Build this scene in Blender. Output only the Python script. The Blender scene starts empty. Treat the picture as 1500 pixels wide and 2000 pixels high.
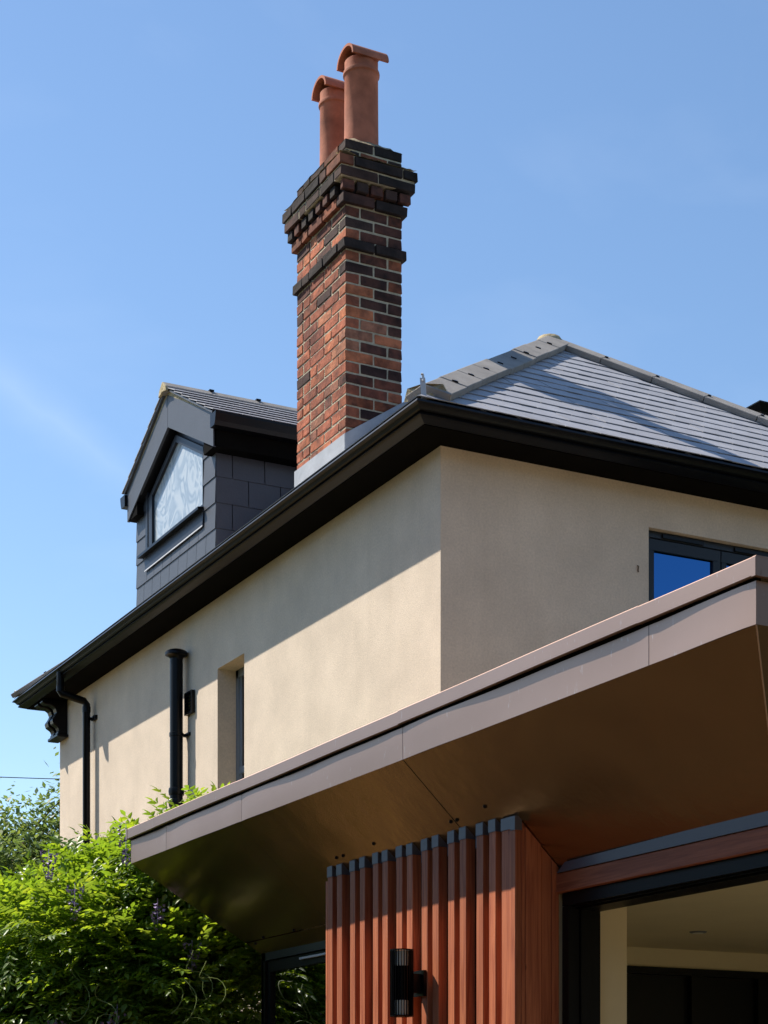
import bpy, bmesh, math, random
from mathutils import Vector, Matrix, noise
R = math.radians
random.seed(11)
scene = bpy.context.scene
col = scene.collection

# ------------------------------------------------------------------ camera
cam_d = bpy.data.cameras.new('camera'); cam = bpy.data.objects.new('camera', cam_d); col.objects.link(cam)
cam.location = (-5.2145, -9.3493, 1.6)
cam.rotation_euler = (R(90), 0, R(-27.365))          # level camera, verticals kept upright by lens shift
cam_d.sensor_fit = 'HORIZONTAL'; cam_d.sensor_width = 36; cam_d.lens = 85.09
cam_d.shift_y = 0.8; cam_d.clip_start = 0.1; cam_d.clip_end = 500
scene.camera = cam
scene.render.resolution_x = 768; scene.render.resolution_y = 1024

# ------------------------------------------------------------------ sky, sun, exposure
SUN = Vector((1.0, -1.3, -2.03)).normalized()        # direction the light travels
elev = math.asin(-SUN.z); azim = math.atan2(-SUN.x, -SUN.y)   # azimuth from +Y towards +X
w = bpy.data.worlds.new('World'); scene.world = w; w.use_nodes = True
nt = w.node_tree; nt.nodes.clear()
out = nt.nodes.new('ShaderNodeOutputWorld'); bg = nt.nodes.new('ShaderNodeBackground')
sky = nt.nodes.new('ShaderNodeTexSky'); sky.sky_type = 'NISHITA'; sky.sun_disc = False
sky.sun_elevation = elev; sky.sun_rotation = azim
sky.air_density = 1.0; sky.dust_density = 0.2; sky.ozone_density = 1.3; sky.altitude = 50
tc = nt.nodes.new('ShaderNodeTexCoord'); mp = nt.nodes.new('ShaderNodeMapping')
mp.inputs['Scale'].default_value = (3.0, 9.0, 9.0); mp.inputs['Rotation'].default_value = (0, R(24), R(40))
ns = nt.nodes.new('ShaderNodeTexNoise'); ns.inputs['Scale'].default_value = 1.6; ns.inputs['Detail'].default_value = 6
ns.inputs['Distortion'].default_value = 0.4
cr = nt.nodes.new('ShaderNodeValToRGB'); cr.color_ramp.elements[0].position = 0.52; cr.color_ramp.elements[1].position = 0.9
cr.color_ramp.elements[0].color = (0, 0, 0, 1); cr.color_ramp.elements[1].color = (0.06, 0.06, 0.06, 1)
mixc = nt.nodes.new('ShaderNodeMixRGB'); mixc.inputs['Color2'].default_value = (7.5, 8.0, 8.6, 1)
L = nt.links.new
L(tc.outputs['Generated'], mp.inputs['Vector']); L(mp.outputs['Vector'], ns.inputs['Vector']); L(ns.outputs['Fac'], cr.inputs['Fac'])
hsv = nt.nodes.new('ShaderNodeHueSaturation'); hsv.inputs['Saturation'].default_value = 1.08; hsv.inputs['Hue'].default_value = .499; L(sky.outputs['Color'], hsv.inputs['Color'])
L(cr.outputs['Color'], mixc.inputs['Fac']); L(hsv.outputs['Color'], mixc.inputs['Color1'])
WISP_N = (-.43162, .4457, -.78425); WISP_T = (.85962, -.0603, -.50737)
def dotn(vec):
    d = nt.nodes.new('ShaderNodeVectorMath'); d.operation = 'DOT_PRODUCT'; d.inputs[1].default_value = vec
    L(tc.outputs['Generated'], d.inputs[0]); return d.outputs['Value']
def mth(op, a, b=None):
    m_ = nt.nodes.new('ShaderNodeMath'); m_.operation = op
    for i_, q_ in enumerate((a, b)):
        if q_ is None: continue
        if isinstance(q_, (int, float)): m_.inputs[i_].default_value = q_
        else: L(q_, m_.inputs[i_])
    return m_.outputs['Value']
wn = nt.nodes.new('ShaderNodeTexNoise'); wn.inputs['Scale'].default_value = 22; wn.inputs['Detail'].default_value = 6; L(tc.outputs['Generated'], wn.inputs['Vector'])
off = mth('MULTIPLY', mth('SUBTRACT', wn.outputs['Fac'], .5), .018)
across = mth('POWER', mth('MAXIMUM', mth('SUBTRACT', 1.0, mth('DIVIDE', mth('ABSOLUTE', mth('ADD', dotn(WISP_N), off)), .018)), 0.0), 1.5)
along = mth('MAXIMUM', mth('SUBTRACT', 1.0, mth('POWER', mth('DIVIDE', mth('ABSOLUTE', dotn(WISP_T)), .075), 2.0)), 0.0)
wisp = mth('MULTIPLY', mth('MULTIPLY', across, along), .085)
mixw = nt.nodes.new('ShaderNodeMixRGB'); mixw.inputs['Color2'].default_value = (7.0, 7.6, 8.2, 1); L(wisp, mixw.inputs['Fac']); L(mixc.outputs['Color'], mixw.inputs['Color1'])
L(mixw.outputs['Color'], bg.inputs['Color']); bg.inputs['Strength'].default_value = 0.121
L(bg.outputs['Background'], out.inputs['Surface'])
sd = bpy.data.lights.new('sun', 'SUN'); sun = bpy.data.objects.new('sun', sd); col.objects.link(sun)
sd.energy = 5.0; sd.angle = R(0.5); sd.color = (1.0, 0.93, 0.82)
sun.rotation_euler = (-SUN).to_track_quat('Z', 'Y').to_euler(); sun.location = (-6, 8, 14)
scene.view_settings.view_transform = 'Standard'; scene.view_settings.look = 'None'
scene.view_settings.exposure = 0.6; scene.view_settings.gamma = 1.0

# ------------------------------------------------------------------ materials
def mat(name, base=(.5, .5, .5), rough=.6, spec=.5, metallic=0.0, var=0.0, var_scale=5.0, bump=0.0, bump_scale=50.0,
        obj_var=0.0, dark=None, stretch=(1, 1, 1), island=False, ior=1.45, coat=0.0, bump_dist=.01):
    m = bpy.data.materials.new(name); m.use_nodes = True
    t = m.node_tree; p = t.nodes['Principled BSDF']
    p.inputs['Roughness'].default_value = rough; p.inputs['Specular IOR Level'].default_value = spec
    p.inputs['Metallic'].default_value = metallic; p.inputs['IOR'].default_value = ior
    p.inputs['Coat Weight'].default_value = coat
    p.inputs['Base Color'].default_value = (*base, 1)
    N = t.nodes.new; K = t.links.new
    tcn = N('ShaderNodeTexCoord'); mpn = N('ShaderNodeMapping'); mpn.inputs['Scale'].default_value = stretch
    K(tcn.outputs['Object'], mpn.inputs['Vector'])
    last = None
    if var > 0:
        n = N('ShaderNodeTexNoise'); n.inputs['Scale'].default_value = var_scale; n.inputs['Detail'].default_value = 6
        n.inputs['Roughness'].default_value = .62
        K(mpn.outputs['Vector'], n.inputs['Vector'])
        mx = N('ShaderNodeMixRGB'); mx.inputs['Color1'].default_value = (*(dark or tuple(c * (1 - var) for c in base)), 1)
        mx.inputs['Color2'].default_value = (*tuple(min(1, c * (1 + var * .6)) for c in base), 1)
        rmp = N('ShaderNodeMapRange'); rmp.inputs['From Min'].default_value = .3; rmp.inputs['From Max'].default_value = .7
        K(n.outputs['Fac'], rmp.inputs['Value']); K(rmp.outputs['Result'], mx.inputs['Fac']); last = mx.outputs['Color']
    if obj_var > 0:
        if island: src = N('ShaderNodeNewGeometry').outputs['Random Per Island']
        else: src = N('ShaderNodeObjectInfo').outputs['Random']
        mr = N('ShaderNodeMapRange'); mr.inputs['To Min'].default_value = 1 - obj_var; mr.inputs['To Max'].default_value = 1 + obj_var
        K(src, mr.inputs['Value'])
        hs = N('ShaderNodeHueSaturation'); K(mr.outputs['Result'], hs.inputs['Value'])
        if last: K(last, hs.inputs['Color'])
        else: hs.inputs['Color'].default_value = (*base, 1)
        last = hs.outputs['Color']
    if last: K(last, p.inputs['Base Color'])
    if bump > 0:
        n2 = N('ShaderNodeTexNoise'); n2.inputs['Scale'].default_value = bump_scale; n2.inputs['Detail'].default_value = 5
        K(mpn.outputs['Vector'], n2.inputs['Vector'])
        b = N('ShaderNodeBump'); b.inputs['Strength'].default_value = bump; b.inputs['Distance'].default_value = bump_dist
        K(n2.outputs['Fac'], b.inputs['Height']); K(b.outputs['Normal'], p.inputs['Normal'])
    return m

def stucco_mat():
    m = mat('cream_render', (.71, .59, .465), .92, .2, var=.12, var_scale=2.4, bump=.6, bump_scale=190, bump_dist=.004)
    t = m.node_tree; p = t.nodes['Principled BSDF']; N = t.nodes.new; K = t.links.new
    src = p.inputs['Base Color'].links[0].from_socket
    g = N('ShaderNodeTexCoord'); mp_ = N('ShaderNodeMapping'); mp_.inputs['Scale'].default_value = (7, 7, .55)
    K(g.outputs['Object'], mp_.inputs['Vector'])
    st = N('ShaderNodeTexNoise'); st.inputs['Scale'].default_value = 1.0; st.inputs['Detail'].default_value = 5
    K(mp_.outputs['Vector'], st.inputs['Vector'])
    fine = N('ShaderNodeTexNoise'); fine.inputs['Scale'].default_value = 75; fine.inputs['Detail'].default_value = 6; K(g.outputs['Object'], fine.inputs['Vector'])
    rr = N('ShaderNodeMapRange'); rr.inputs['From Min'].default_value = .56; rr.inputs['From Max'].default_value = .8
    rr.inputs['To Max'].default_value = .16; K(st.outputs['Fac'], rr.inputs['Value'])
    mx = N('ShaderNodeMixRGB'); mx.inputs['Color2'].default_value = (.42, .335, .24, 1)
    K(rr.outputs['Result'], mx.inputs['Fac']); K(src, mx.inputs['Color1'])
    f2 = N('ShaderNodeMapRange'); f2.inputs['To Min'].default_value = .78; f2.inputs['To Max'].default_value = 1.2
    K(fine.outputs['Fac'], f2.inputs['Value'])
    hv = N('ShaderNodeHueSaturation'); K(mx.outputs['Color'], hv.inputs['Color']); K(f2.outputs['Result'], hv.inputs['Value'])
    K(hv.outputs['Color'], p.inputs['Base Color'])
    return m

def ramp_mat(name, stops, rough, bump=.6, bump_scale=60, blotch=None, blotch_amt=.5):
    """colour picked per object from a ramp, plus noise blotches and relief"""
    m = bpy.data.materials.new(name); m.use_nodes = True
    t = m.node_tree; p = t.nodes['Principled BSDF']; N = t.nodes.new; K = t.links.new
    p.inputs['Roughness'].default_value = rough; p.inputs['Specular IOR Level'].default_value = .25
    oi = N('ShaderNodeObjectInfo'); r = N('ShaderNodeValToRGB'); r.color_ramp.interpolation = 'LINEAR'
    els = r.color_ramp.elements
    while len(els) < len(stops): els.new(.5)
    for e, (pos, c) in zip(els, stops): e.position = pos; e.color = (*c, 1)
    K(oi.outputs['Random'], r.inputs['Fac'])
    g = N('ShaderNodeTexCoord'); n = N('ShaderNodeTexNoise'); n.inputs['Scale'].default_value = 14; n.inputs['Detail'].default_value = 7
    ad = N('ShaderNodeVectorMath'); sc = N('ShaderNodeVectorMath'); sc.operation = 'SCALE'; sc.inputs[0].default_value = (31, 17, 23)
    K(oi.outputs['Random'], sc.inputs['Scale']); K(g.outputs['Object'], ad.inputs[0]); K(sc.outputs['Vector'], ad.inputs[1])
    K(ad.outputs['Vector'], n.inputs['Vector'])
    mr = N('ShaderNodeMapRange'); mr.inputs['From Min'].default_value = .42; mr.inputs['From Max'].default_value = .72
    mr.inputs['To Max'].default_value = blotch_amt; K(n.outputs['Fac'], mr.inputs['Value'])
    mx = N('ShaderNodeMixRGB'); K(mr.outputs['Result'], mx.inputs['Fac']); K(r.outputs['Color'], mx.inputs['Color1'])
    mx.inputs['Color2'].default_value = (*(blotch or (.06, .03, .025)), 1)
    gp_ = N('ShaderNodeNewGeometry'); ws = N('ShaderNodeTexNoise'); ws.inputs['Scale'].default_value = 4.5; ws.inputs['Detail'].default_value = 7; ws.inputs['Roughness'].default_value = .7
    K(gp_.outputs['Position'], ws.inputs['Vector'])
    wr_ = N('ShaderNodeMapRange'); wr_.inputs['From Min'].default_value = .36; wr_.inputs['From Max'].default_value = .62; wr_.inputs['To Min'].default_value = .5; wr_.inputs['To Max'].default_value = 1.12
    K(ws.outputs['Fac'], wr_.inputs['Value']); hs_ = N('ShaderNodeHueSaturation'); K(mx.outputs['Color'], hs_.inputs['Color']); K(wr_.outputs['Result'], hs_.inputs['Value'])
    K(hs_.outputs['Color'], p.inputs['Base Color'])
    n2 = N('ShaderNodeTexNoise'); n2.inputs['Scale'].default_value = bump_scale; n2.inputs['Detail'].default_value = 6
    K(ad.outputs['Vector'], n2.inputs['Vector']); b = N('ShaderNodeBump'); b.inputs['Strength'].default_value = bump; b.inputs['Distance'].default_value = .006
    K(n2.outputs['Fac'], b.inputs['Height']); K(b.outputs['Normal'], p.inputs['Normal'])
    return m

def wood_mat(name, base, dark, axis):
    s = [26, 26, 26]; s[axis] = 1.1
    m = bpy.data.materials.new(name); m.use_nodes = True
    t = m.node_tree; p = t.nodes['Principled BSDF']; N = t.nodes.new; K = t.links.new
    p.inputs['Roughness'].default_value = .55; p.inputs['Specular IOR Level'].default_value = .3
    oi = N('ShaderNodeObjectInfo'); g = N('ShaderNodeTexCoord'); ad = N('ShaderNodeVectorMath'); sc = N('ShaderNodeVectorMath'); sc.operation = 'SCALE'
    sc.inputs[0].default_value = (5, 9, 13); K(oi.outputs['Random'], sc.inputs['Scale'])
    K(g.outputs['Object'], ad.inputs[0]); K(sc.outputs['Vector'], ad.inputs[1])
    mpn = N('ShaderNodeMapping'); mpn.inputs['Scale'].default_value = s; K(ad.outputs['Vector'], mpn.inputs['Vector'])
    n = N('ShaderNodeTexNoise'); n.inputs['Scale'].default_value = 2.2; n.inputs['Detail'].default_value = 8; n.inputs['Distortion'].default_value = 1.2
    K(mpn.outputs['Vector'], n.inputs['Vector'])
    r = N('ShaderNodeValToRGB'); e = r.color_ramp.elements; e[0].position = .3; e[0].color = (*dark, 1); e[1].position = .62; e[1].color = (*base, 1)
    K(n.outputs['Fac'], r.inputs['Fac'])
    s2 = [1.0, 1.0, 1.0]; s2[axis] = .55
    mk = N('ShaderNodeMapping'); mk.inputs['Scale'].default_value = s2; K(ad.outputs['Vector'], mk.inputs['Vector'])
    v = N('ShaderNodeTexVoronoi'); v.inputs['Scale'].default_value = 7; K(mk.outputs['Vector'], v.inputs['Vector'])
    kr = N('ShaderNodeMapRange'); kr.inputs['From Min'].default_value = .035; kr.inputs['From Max'].default_value = .07; kr.inputs['To Min'].default_value = .75; kr.inputs['To Max'].default_value = 0
    K(v.outputs['Distance'], kr.inputs['Value'])
    mk2 = N('ShaderNodeMixRGB'); mk2.inputs['Color2'].default_value = (dark[0] * .5, dark[1] * .5, dark[2] * .5, 1)
    K(kr.outputs['Result'], mk2.inputs['Fac']); K(r.outputs['Color'], mk2.inputs['Color1'])
    mr = N('ShaderNodeMapRange'); mr.inputs['To Min'].default_value = .8; mr.inputs['To Max'].default_value = 1.15; K(oi.outputs['Random'], mr.inputs['Value'])
    hs = N('ShaderNodeHueSaturation'); K(mk2.outputs['Color'], hs.inputs['Color']); K(mr.outputs['Result'], hs.inputs['Value'])
    K(hs.outputs['Color'], p.inputs['Base Color'])
    b = N('ShaderNodeBump'); b.inputs['Strength'].default_value = .35; b.inputs['Distance'].default_value = .003
    K(n.outputs['Fac'], b.inputs['Height']); K(b.outputs['Normal'], p.inputs['Normal'])
    return m

def leaf_mat(name, base, trans, island=True, vary=.35):
    m = bpy.data.materials.new(name); m.use_nodes = True
    t = m.node_tree; N = t.nodes.new; K = t.links.new; p = t.nodes['Principled BSDF']; o = t.nodes['Material Output']
    p.inputs['Roughness'].default_value = .42; p.inputs['Specular IOR Level'].default_value = .5
    src = N('ShaderNodeNewGeometry').outputs['Random Per Island'] if island else N('ShaderNodeObjectInfo').outputs['Random']
    r = N('ShaderNodeValToRGB'); e = r.color_ramp.elements
    e[0].position = 0; e[0].color = (base[0] * (1 - vary), base[1] * (1 - vary), base[2] * (1 - vary), 1)
    e[1].position = 1; e[1].color = (base[0] * 1.6, base[1] * 1.3, base[2], 1)
    mid = e.new(.7); mid.color = (*base, 1)
    K(src, r.inputs['Fac']); K(r.outputs['Color'], p.inputs['Base Color'])
    tr = N('ShaderNodeBsdfTranslucent')
    r2 = N('ShaderNodeMixRGB'); r2.blend_type = 'MULTIPLY'; r2.inputs['Fac'].default_value = 1; r2.inputs['Color2'].default_value = (*[c / max(b, .01) for c, b in zip(trans, base)], 1)
    K(r.outputs['Color'], r2.inputs['Color1']); K(r2.outputs['Color'], tr.inputs['Color'])
    mx = N('ShaderNodeMixShader'); mx.inputs['Fac'].default_value = .42
    K(p.outputs['BSDF'], mx.inputs[1]); K(tr.outputs['BSDF'], mx.inputs[2]); K(mx.outputs['Shader'], o.inputs['Surface'])
    return m

def brown_mat():
    m = mat('bronze_coated_metal', (.44, .295, .23), .44, .5, metallic=.9, var=.07, var_scale=1.2)
    t = m.node_tree; p = t.nodes['Principled BSDF']; N = t.nodes.new; K = t.links.new
    p.inputs['Coat Roughness'].default_value = .25
    src = p.inputs['Base Color'].links[0].from_socket
    g = N('ShaderNodeTexCoord'); mp_ = N('ShaderNodeMapping'); mp_.inputs['Scale'].default_value = (16, 16, 4.5); K(g.outputs['Object'], mp_.inputs['Vector'])
    v = N('ShaderNodeTexNoise'); v.inputs['Scale'].default_value = 4; v.inputs['Detail'].default_value = 3; K(mp_.outputs['Vector'], v.inputs['Vector'])
    mr = N('ShaderNodeMapRange'); mr.inputs['From Min'].default_value = .67; mr.inputs['From Max'].default_value = .76; mr.inputs['To Max'].default_value = .55; K(v.outputs['Fac'], mr.inputs['Value'])
    mx = N('ShaderNodeMixRGB'); mx.inputs['Color2'].default_value = (.6, .55, .5, 1); K(mr.outputs['Result'], mx.inputs['Fac']); K(src, mx.inputs['Color1'])
    K(mx.outputs['Color'], p.inputs['Base Color'])
    return m

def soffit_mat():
    return mat('bronze_soffit_metal', (.46, .295, .15), .25, .5, metallic=.92, var=.10, var_scale=.9, bump=.16, bump_scale=2.2, bump_dist=.05)  # same paint as the fascia, golden ground bounce put into a yellower base

def swirl_glass():
    m = bpy.data.materials.new('swirled_obscure_glass'); m.use_nodes = True
    t = m.node_tree; p = t.nodes['Principled BSDF']; N = t.nodes.new; K = t.links.new
    p.inputs['Roughness'].default_value = .12
    g = N('ShaderNodeTexCoord'); n = N('ShaderNodeTexNoise'); n.inputs['Scale'].default_value = 1.9; n.inputs['Detail'].default_value = 2; n.inputs['Distortion'].default_value = 2.2
    K(g.outputs['Object'], n.inputs['Vector'])
    mu = N('ShaderNodeMath'); mu.operation = 'MULTIPLY'; mu.inputs[1].default_value = 42; K(n.outputs['Fac'], mu.inputs[0])
    si = N('ShaderNodeMath'); si.operation = 'SINE'; K(mu.outputs['Value'], si.inputs[0])
    n3 = N('ShaderNodeTexNoise'); n3.inputs['Scale'].default_value = 7; n3.inputs['Detail'].default_value = 4; K(g.outputs['Object'], n3.inputs['Vector'])
    ml = N('ShaderNodeMath'); ml.operation = 'MULTIPLY'; K(si.outputs['Value'], ml.inputs[0]); K(n3.outputs['Fac'], ml.inputs[1])
    r = N('ShaderNodeValToRGB'); e = r.color_ramp.elements
    e[0].position = .0; e[0].color = (.31, .37, .42, 1); e[1].position = .85; e[1].color = (.50, .54, .56, 1)
    a = e.new(.35); a.color = (.39, .45, .50, 1)
    mr = N('ShaderNodeMapRange'); mr.inputs['From Min'].default_value = -.6; mr.inputs['From Max'].default_value = .6; K(ml.outputs['Value'], mr.inputs['Value'])
    K(mr.outputs['Result'], r.inputs['Fac']); K(r.outputs['Color'], p.inputs['Base Color'])
    b = N('ShaderNodeBump'); b.inputs['Strength'].default_value = .3; K(ml.outputs['Value'], b.inputs['Height']); K(b.outputs['Normal'], p.inputs['Normal'])
    return m

M = {}
M['stucco'] = stucco_mat()
M['black'] = mat('black_painted_metal', (.004, .004, .005), .34, .25)
M['soffitblk'] = mat('black_soffit_board', (.005, .0045, .004), .8, .03, var=.25, var_scale=4)
M['slate'] = mat('grey_fibre_slate', (.36, .355, .375), .6, .25, var=.14, var_scale=9, obj_var=.07, bump=.12, bump_scale=60, ior=1.55)
M['clad'] = mat('dark_slate_cladding', (.045, .049, .06), .5, .75, var=.12, var_scale=6, obj_var=.08, bump=.12, bump_scale=60)
M['tile'] = mat('grey_concrete_tile', (.285, .262, .24), .85, .2, var=.2, var_scale=5, obj_var=.08, bump=.4, bump_scale=120)
M['bed'] = mat('ochre_mortar', (.46, .38, .24), .95, .1, var=.4, var_scale=18, bump=.8, bump_scale=60)
M['mortar'] = mat('lime_mortar', (.56, .48, .345), .95, .1, var=.3, var_scale=18, bump=.8, bump_scale=120)
M['flaunch'] = mat('weathered_mortar', (.34, .27, .18), .95, .1, var=.6, var_scale=22, bump=1.0, bump_scale=70, bump_dist=.02)
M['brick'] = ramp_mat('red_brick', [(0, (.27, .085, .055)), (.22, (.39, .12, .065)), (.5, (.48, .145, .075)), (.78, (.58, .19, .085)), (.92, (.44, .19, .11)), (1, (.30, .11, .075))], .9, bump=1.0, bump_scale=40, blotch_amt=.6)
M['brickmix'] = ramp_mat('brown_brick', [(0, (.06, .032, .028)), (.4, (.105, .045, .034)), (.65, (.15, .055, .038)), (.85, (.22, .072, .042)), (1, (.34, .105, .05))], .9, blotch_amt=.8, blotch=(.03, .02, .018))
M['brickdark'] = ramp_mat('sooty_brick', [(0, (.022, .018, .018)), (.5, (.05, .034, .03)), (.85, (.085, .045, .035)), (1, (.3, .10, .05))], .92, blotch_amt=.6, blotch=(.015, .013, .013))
M['terra'] = mat('terracotta', (.41, .14, .08), .8, .3, var=.42, var_scale=5, bump=.12, bump_scale=50)
M['lead'] = mat('lead_sheet', (.40, .41, .43), .55, .4, var=.16, var_scale=9, bump=.25, bump_scale=14)
M['brown'] = brown_mat()
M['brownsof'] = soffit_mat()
M['wood'] = wood_mat('red_stained_larch', (.52, .165, .072), (.31, .08, .036), 2)
M['woodh'] = wood_mat('red_stained_larch_beam', (.50, .155, .070), (.30, .085, .040), 1)
M['woodback'] = mat('dark_backing_board', (.10, .035, .02), .8, .2)
M['cap'] = mat('graphite_end_cap', (.11, .11, .135), .35, .5)
M['plaster'] = mat('warm_white_plaster', (.80, .70, .47), .9, .2, var=.04, var_scale=3)
M['floor'] = mat('oak_floor', (.55, .42, .26), .5, .4, var=.2, var_scale=3)
M['darkin'] = mat('dark_joinery', (.005, .005, .005), .45, .2)
M['framegrey'] = mat('anthracite_frame', (.012, .015, .022), .4, .4)
M['glass'] = mat('dark_window_glass', (.003, .012, .035), .03, .5, ior=2.2)
M['blueglass'] = mat('blue_solar_glass', (.035, .125, .30), .02, .5, metallic=1.0)  # blue of the reflected sky put into the pane colour
M['mirrorglass'] = mat('reflective_glass', (.46, .48, .48), .015, .5, metallic=1.0)
M['framepale'] = mat('grey_window_frame', (.20, .23, .27), .45, .4)
cg = bpy.data.materials.new('clear_glass'); cg.use_nodes = True
_t = cg.node_tree; _tr = _t.nodes.new('ShaderNodeBsdfTransparent'); _tr.inputs['Color'].default_value = (.92, .95, .93, 1); _mx = _t.nodes.new('ShaderNodeMixShader'); _mx.inputs['Fac'].default_value = .08
_t.links.new(_tr.outputs['BSDF'], _mx.inputs[1]); _t.links.new(_t.nodes['Principled BSDF'].outputs['BSDF'], _mx.inputs[2]); _t.links.new(_mx.outputs['Shader'], _t.nodes['Material Output'].inputs['Surface'])
_t.nodes['Principled BSDF'].inputs['Roughness'].default_value = .02; M['clearglass'] = cg
M['swirl'] = swirl_glass()
M['galv'] = mat('galvanised_iron', (.55, .56, .58), .5, .5, metallic=.3)
M['diffuser'] = mat('lamp_diffuser', (.85, .8, .68), .5, .4)
M['stone'] = mat('sandstone_paving', (.17, .12, .07), .85, .3, var=.25, var_scale=2.5, obj_var=.1, bump=.3, bump_scale=30)
M['grass'] = mat('mown_lawn', (.035, .05, .018), .9, .2, var=.4, var_scale=12, bump=1, bump_scale=80)
M['gravel'] = mat('pea_gravel', (.50, .37, .25), .9, .2, var=.4, var_scale=60, bump=1, bump_scale=120)  # unseen roof surface made warm and pale to bounce light onto the wall
M['drive'] = mat('golden_gravel', (.32, .215, .095), .9, .2, var=.3, var_scale=40, bump=1, bump_scale=90)
M['darkpath'] = mat('brown_bark_path', (.035, .022, .012), .9, .2, var=.4, var_scale=20, bump=1, bump_scale=60)
M['earth'] = mat('soil', (.09, .07, .05), .95, .1, var=.3, var_scale=6, bump=.8, bump_scale=30)
M['leaf'] = leaf_mat('wisteria_leaf', (.10, .195, .014), (.38, .58, .03))
M['leafo'] = leaf_mat('wisteria_leaf_single', (.14, .24, .016), (.45, .62, .03), island=False)
M['young'] = leaf_mat('young_leaf', (.16, .27, .03), (.36, .5, .04))
M['treeleaf'] = leaf_mat('pale_tree_leaf', (.13, .20, .06), (.24, .34, .07))
M['leafbelt'] = leaf_mat('dark_tree_leaf', (.035, .06, .02), (.05, .09, .02))
M['bark'] = mat('bark', (.13, .10, .07), .95, .1, var=.3, var_scale=10, bump=1, bump_scale=30)
M['stem'] = mat('green_stem', (.20, .26, .07), .6, .3)
M['flower'] = mat('lilac_petal', (.46, .36, .60), .6, .3, obj_var=.3, island=True)
M['redroof'] = mat('brown_roof_tile', (.20, .11, .08), .9, .2, var=.2, var_scale=6)
M['whitewall'] = mat('white_paint', (.7, .7, .68), .8, .3, var=.06, var_scale=3)

# ------------------------------------------------------------------ helpers
class MB:
    def __init__(s): s.v = []; s.f = []
    def poly(s, pts):
        n = len(s.v); s.v += [tuple(p) for p in pts]; s.f.append(tuple(range(n, n + len(pts)))); return s
    def prism(s, pts, ext):
        n = len(s.v); k = len(pts); e = Vector(ext)
        s.v += [tuple(p) for p in pts] + [tuple(Vector(p) + e) for p in pts]
        s.f.append(tuple(range(n, n + k))); s.f.append(tuple(range(n + 2 * k - 1, n + k - 1, -1)))
        for i in range(k):
            j = (i + 1) % k; s.f.append((n + j, n + i, n + k + i, n + k + j))
        return s
    def box(s, x0, x1, y0, y1, z0, z1):
        return s.prism([(x0, y0, z0), (x0, y1, z0), (x1, y1, z0), (x1, y0, z0)], (0, 0, z1 - z0))
    def tube(s, pts, r, n=8, cap=True, r2=None):
        pts = [Vector(p) for p in pts]; base = len(s.v); m = len(pts); prev = None
        for i, p in enumerate(pts):
            d = (pts[min(i + 1, m - 1)] - pts[max(i - 1, 0)]).normalized()
            a = prev if prev is not None else (Vector((0, 0, 1)) if abs(d.z) < .9 else Vector((1, 0, 0)))
            u = (a - d * a.dot(d)).normalized(); v = d.cross(u); prev = u
            rr = r[i] if isinstance(r, (list, tuple)) else (r + (r2 - r) * i / max(1, m - 1) if r2 is not None else r)
            for k in range(n):
                t = 2 * math.pi * k / n; s.v.append(tuple(p + u * (rr * math.cos(t)) + v * (rr * math.sin(t))))
        for i in range(m - 1):
            for k in range(n):
                a0 = base + i * n + k; a1 = base + i * n + (k + 1) % n; s.f.append((a0, a1, a1 + n, a0 + n))
        if cap:
            s.f.append(tuple(range(base + n - 1, base - 1, -1))); s.f.append(tuple(range(base + (m - 1) * n, base + m * n)))
        return s
    def lathe(s, prof, c, n=28):
        base = len(s.v)
        for r, z in prof:
            for k in range(n):
                t = 2 * math.pi * k / n; s.v.append((c[0] + r * math.cos(t), c[1] + r * math.sin(t), c[2] + z))
        for i in range(len(prof) - 1):
            for k in range(n):
                a0 = base + i * n + k; a1 = base + i * n + (k + 1) % n; s.f.append((a0, a1, a1 + n, a0 + n))
        return s
    def mesh(s, name, m, smooth=False):
        me = bpy.data.meshes.new(name); me.from_pydata(s.v, [], s.f)
        bm = bmesh.new(); bm.from_mesh(me); bmesh.ops.recalc_face_normals(bm, faces=bm.faces); bm.to_mesh(me); bm.free()
        me.materials.append(m)
        if smooth:
            for p in me.polygons: p.use_smooth = True
            me.set_sharp_from_angle(angle=R(38))
        return me
    def build(s, name, m, parent=None, smooth=False, bevel=0.0):
        me = s.mesh(name, m, smooth)
        if bevel: bevel_mesh(me, bevel)
        return place(name, me, parent)

def bevel_mesh(me, wdt, seg=1):
    bm = bmesh.new(); bm.from_mesh(me)
    bmesh.ops.remove_doubles(bm, verts=bm.verts, dist=1e-6)
    bmesh.ops.bevel(bm, geom=list(bm.edges), offset=wdt, segments=seg, affect='EDGES', profile=.5)
    bm.to_mesh(me); bm.free()

def place(name, me, parent=None, loc=None, rot=None):
    o = bpy.data.objects.new(name, me); col.objects.link(o)
    if parent is not None: o.parent = parent
    if loc is not None: o.location = loc
    if rot is not None: o.rotation_euler = rot
    return o

def thing(name, label, cat, group=None):
    o = bpy.data.objects.new(name, None); col.objects.link(o); o['label'] = label; o['category'] = cat
    o.empty_display_size = .1
    if group: o['group'] = group
    return o
def tag(o, label, cat, group=None):
    o['label'] = label; o['category'] = cat
    if group: o['group'] = group
    return o

def clip(poly, a, b, c):          # keep a*x+b*y<=c
    outp = []
    for i in range(len(poly)):
        p, q = poly[i], poly[(i + 1) % len(poly)]
        dp, dq = a * p[0] + b * p[1] - c, a * q[0] + b * q[1] - c
        if dp <= 0: outp.append(p)
        if (dp < 0 < dq) or (dq < 0 < dp):
            t = dp / (dp - dq); outp.append((p[0] + (q[0] - p[0]) * t, p[1] + (q[1] - p[1]) * t))
    return outp

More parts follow.
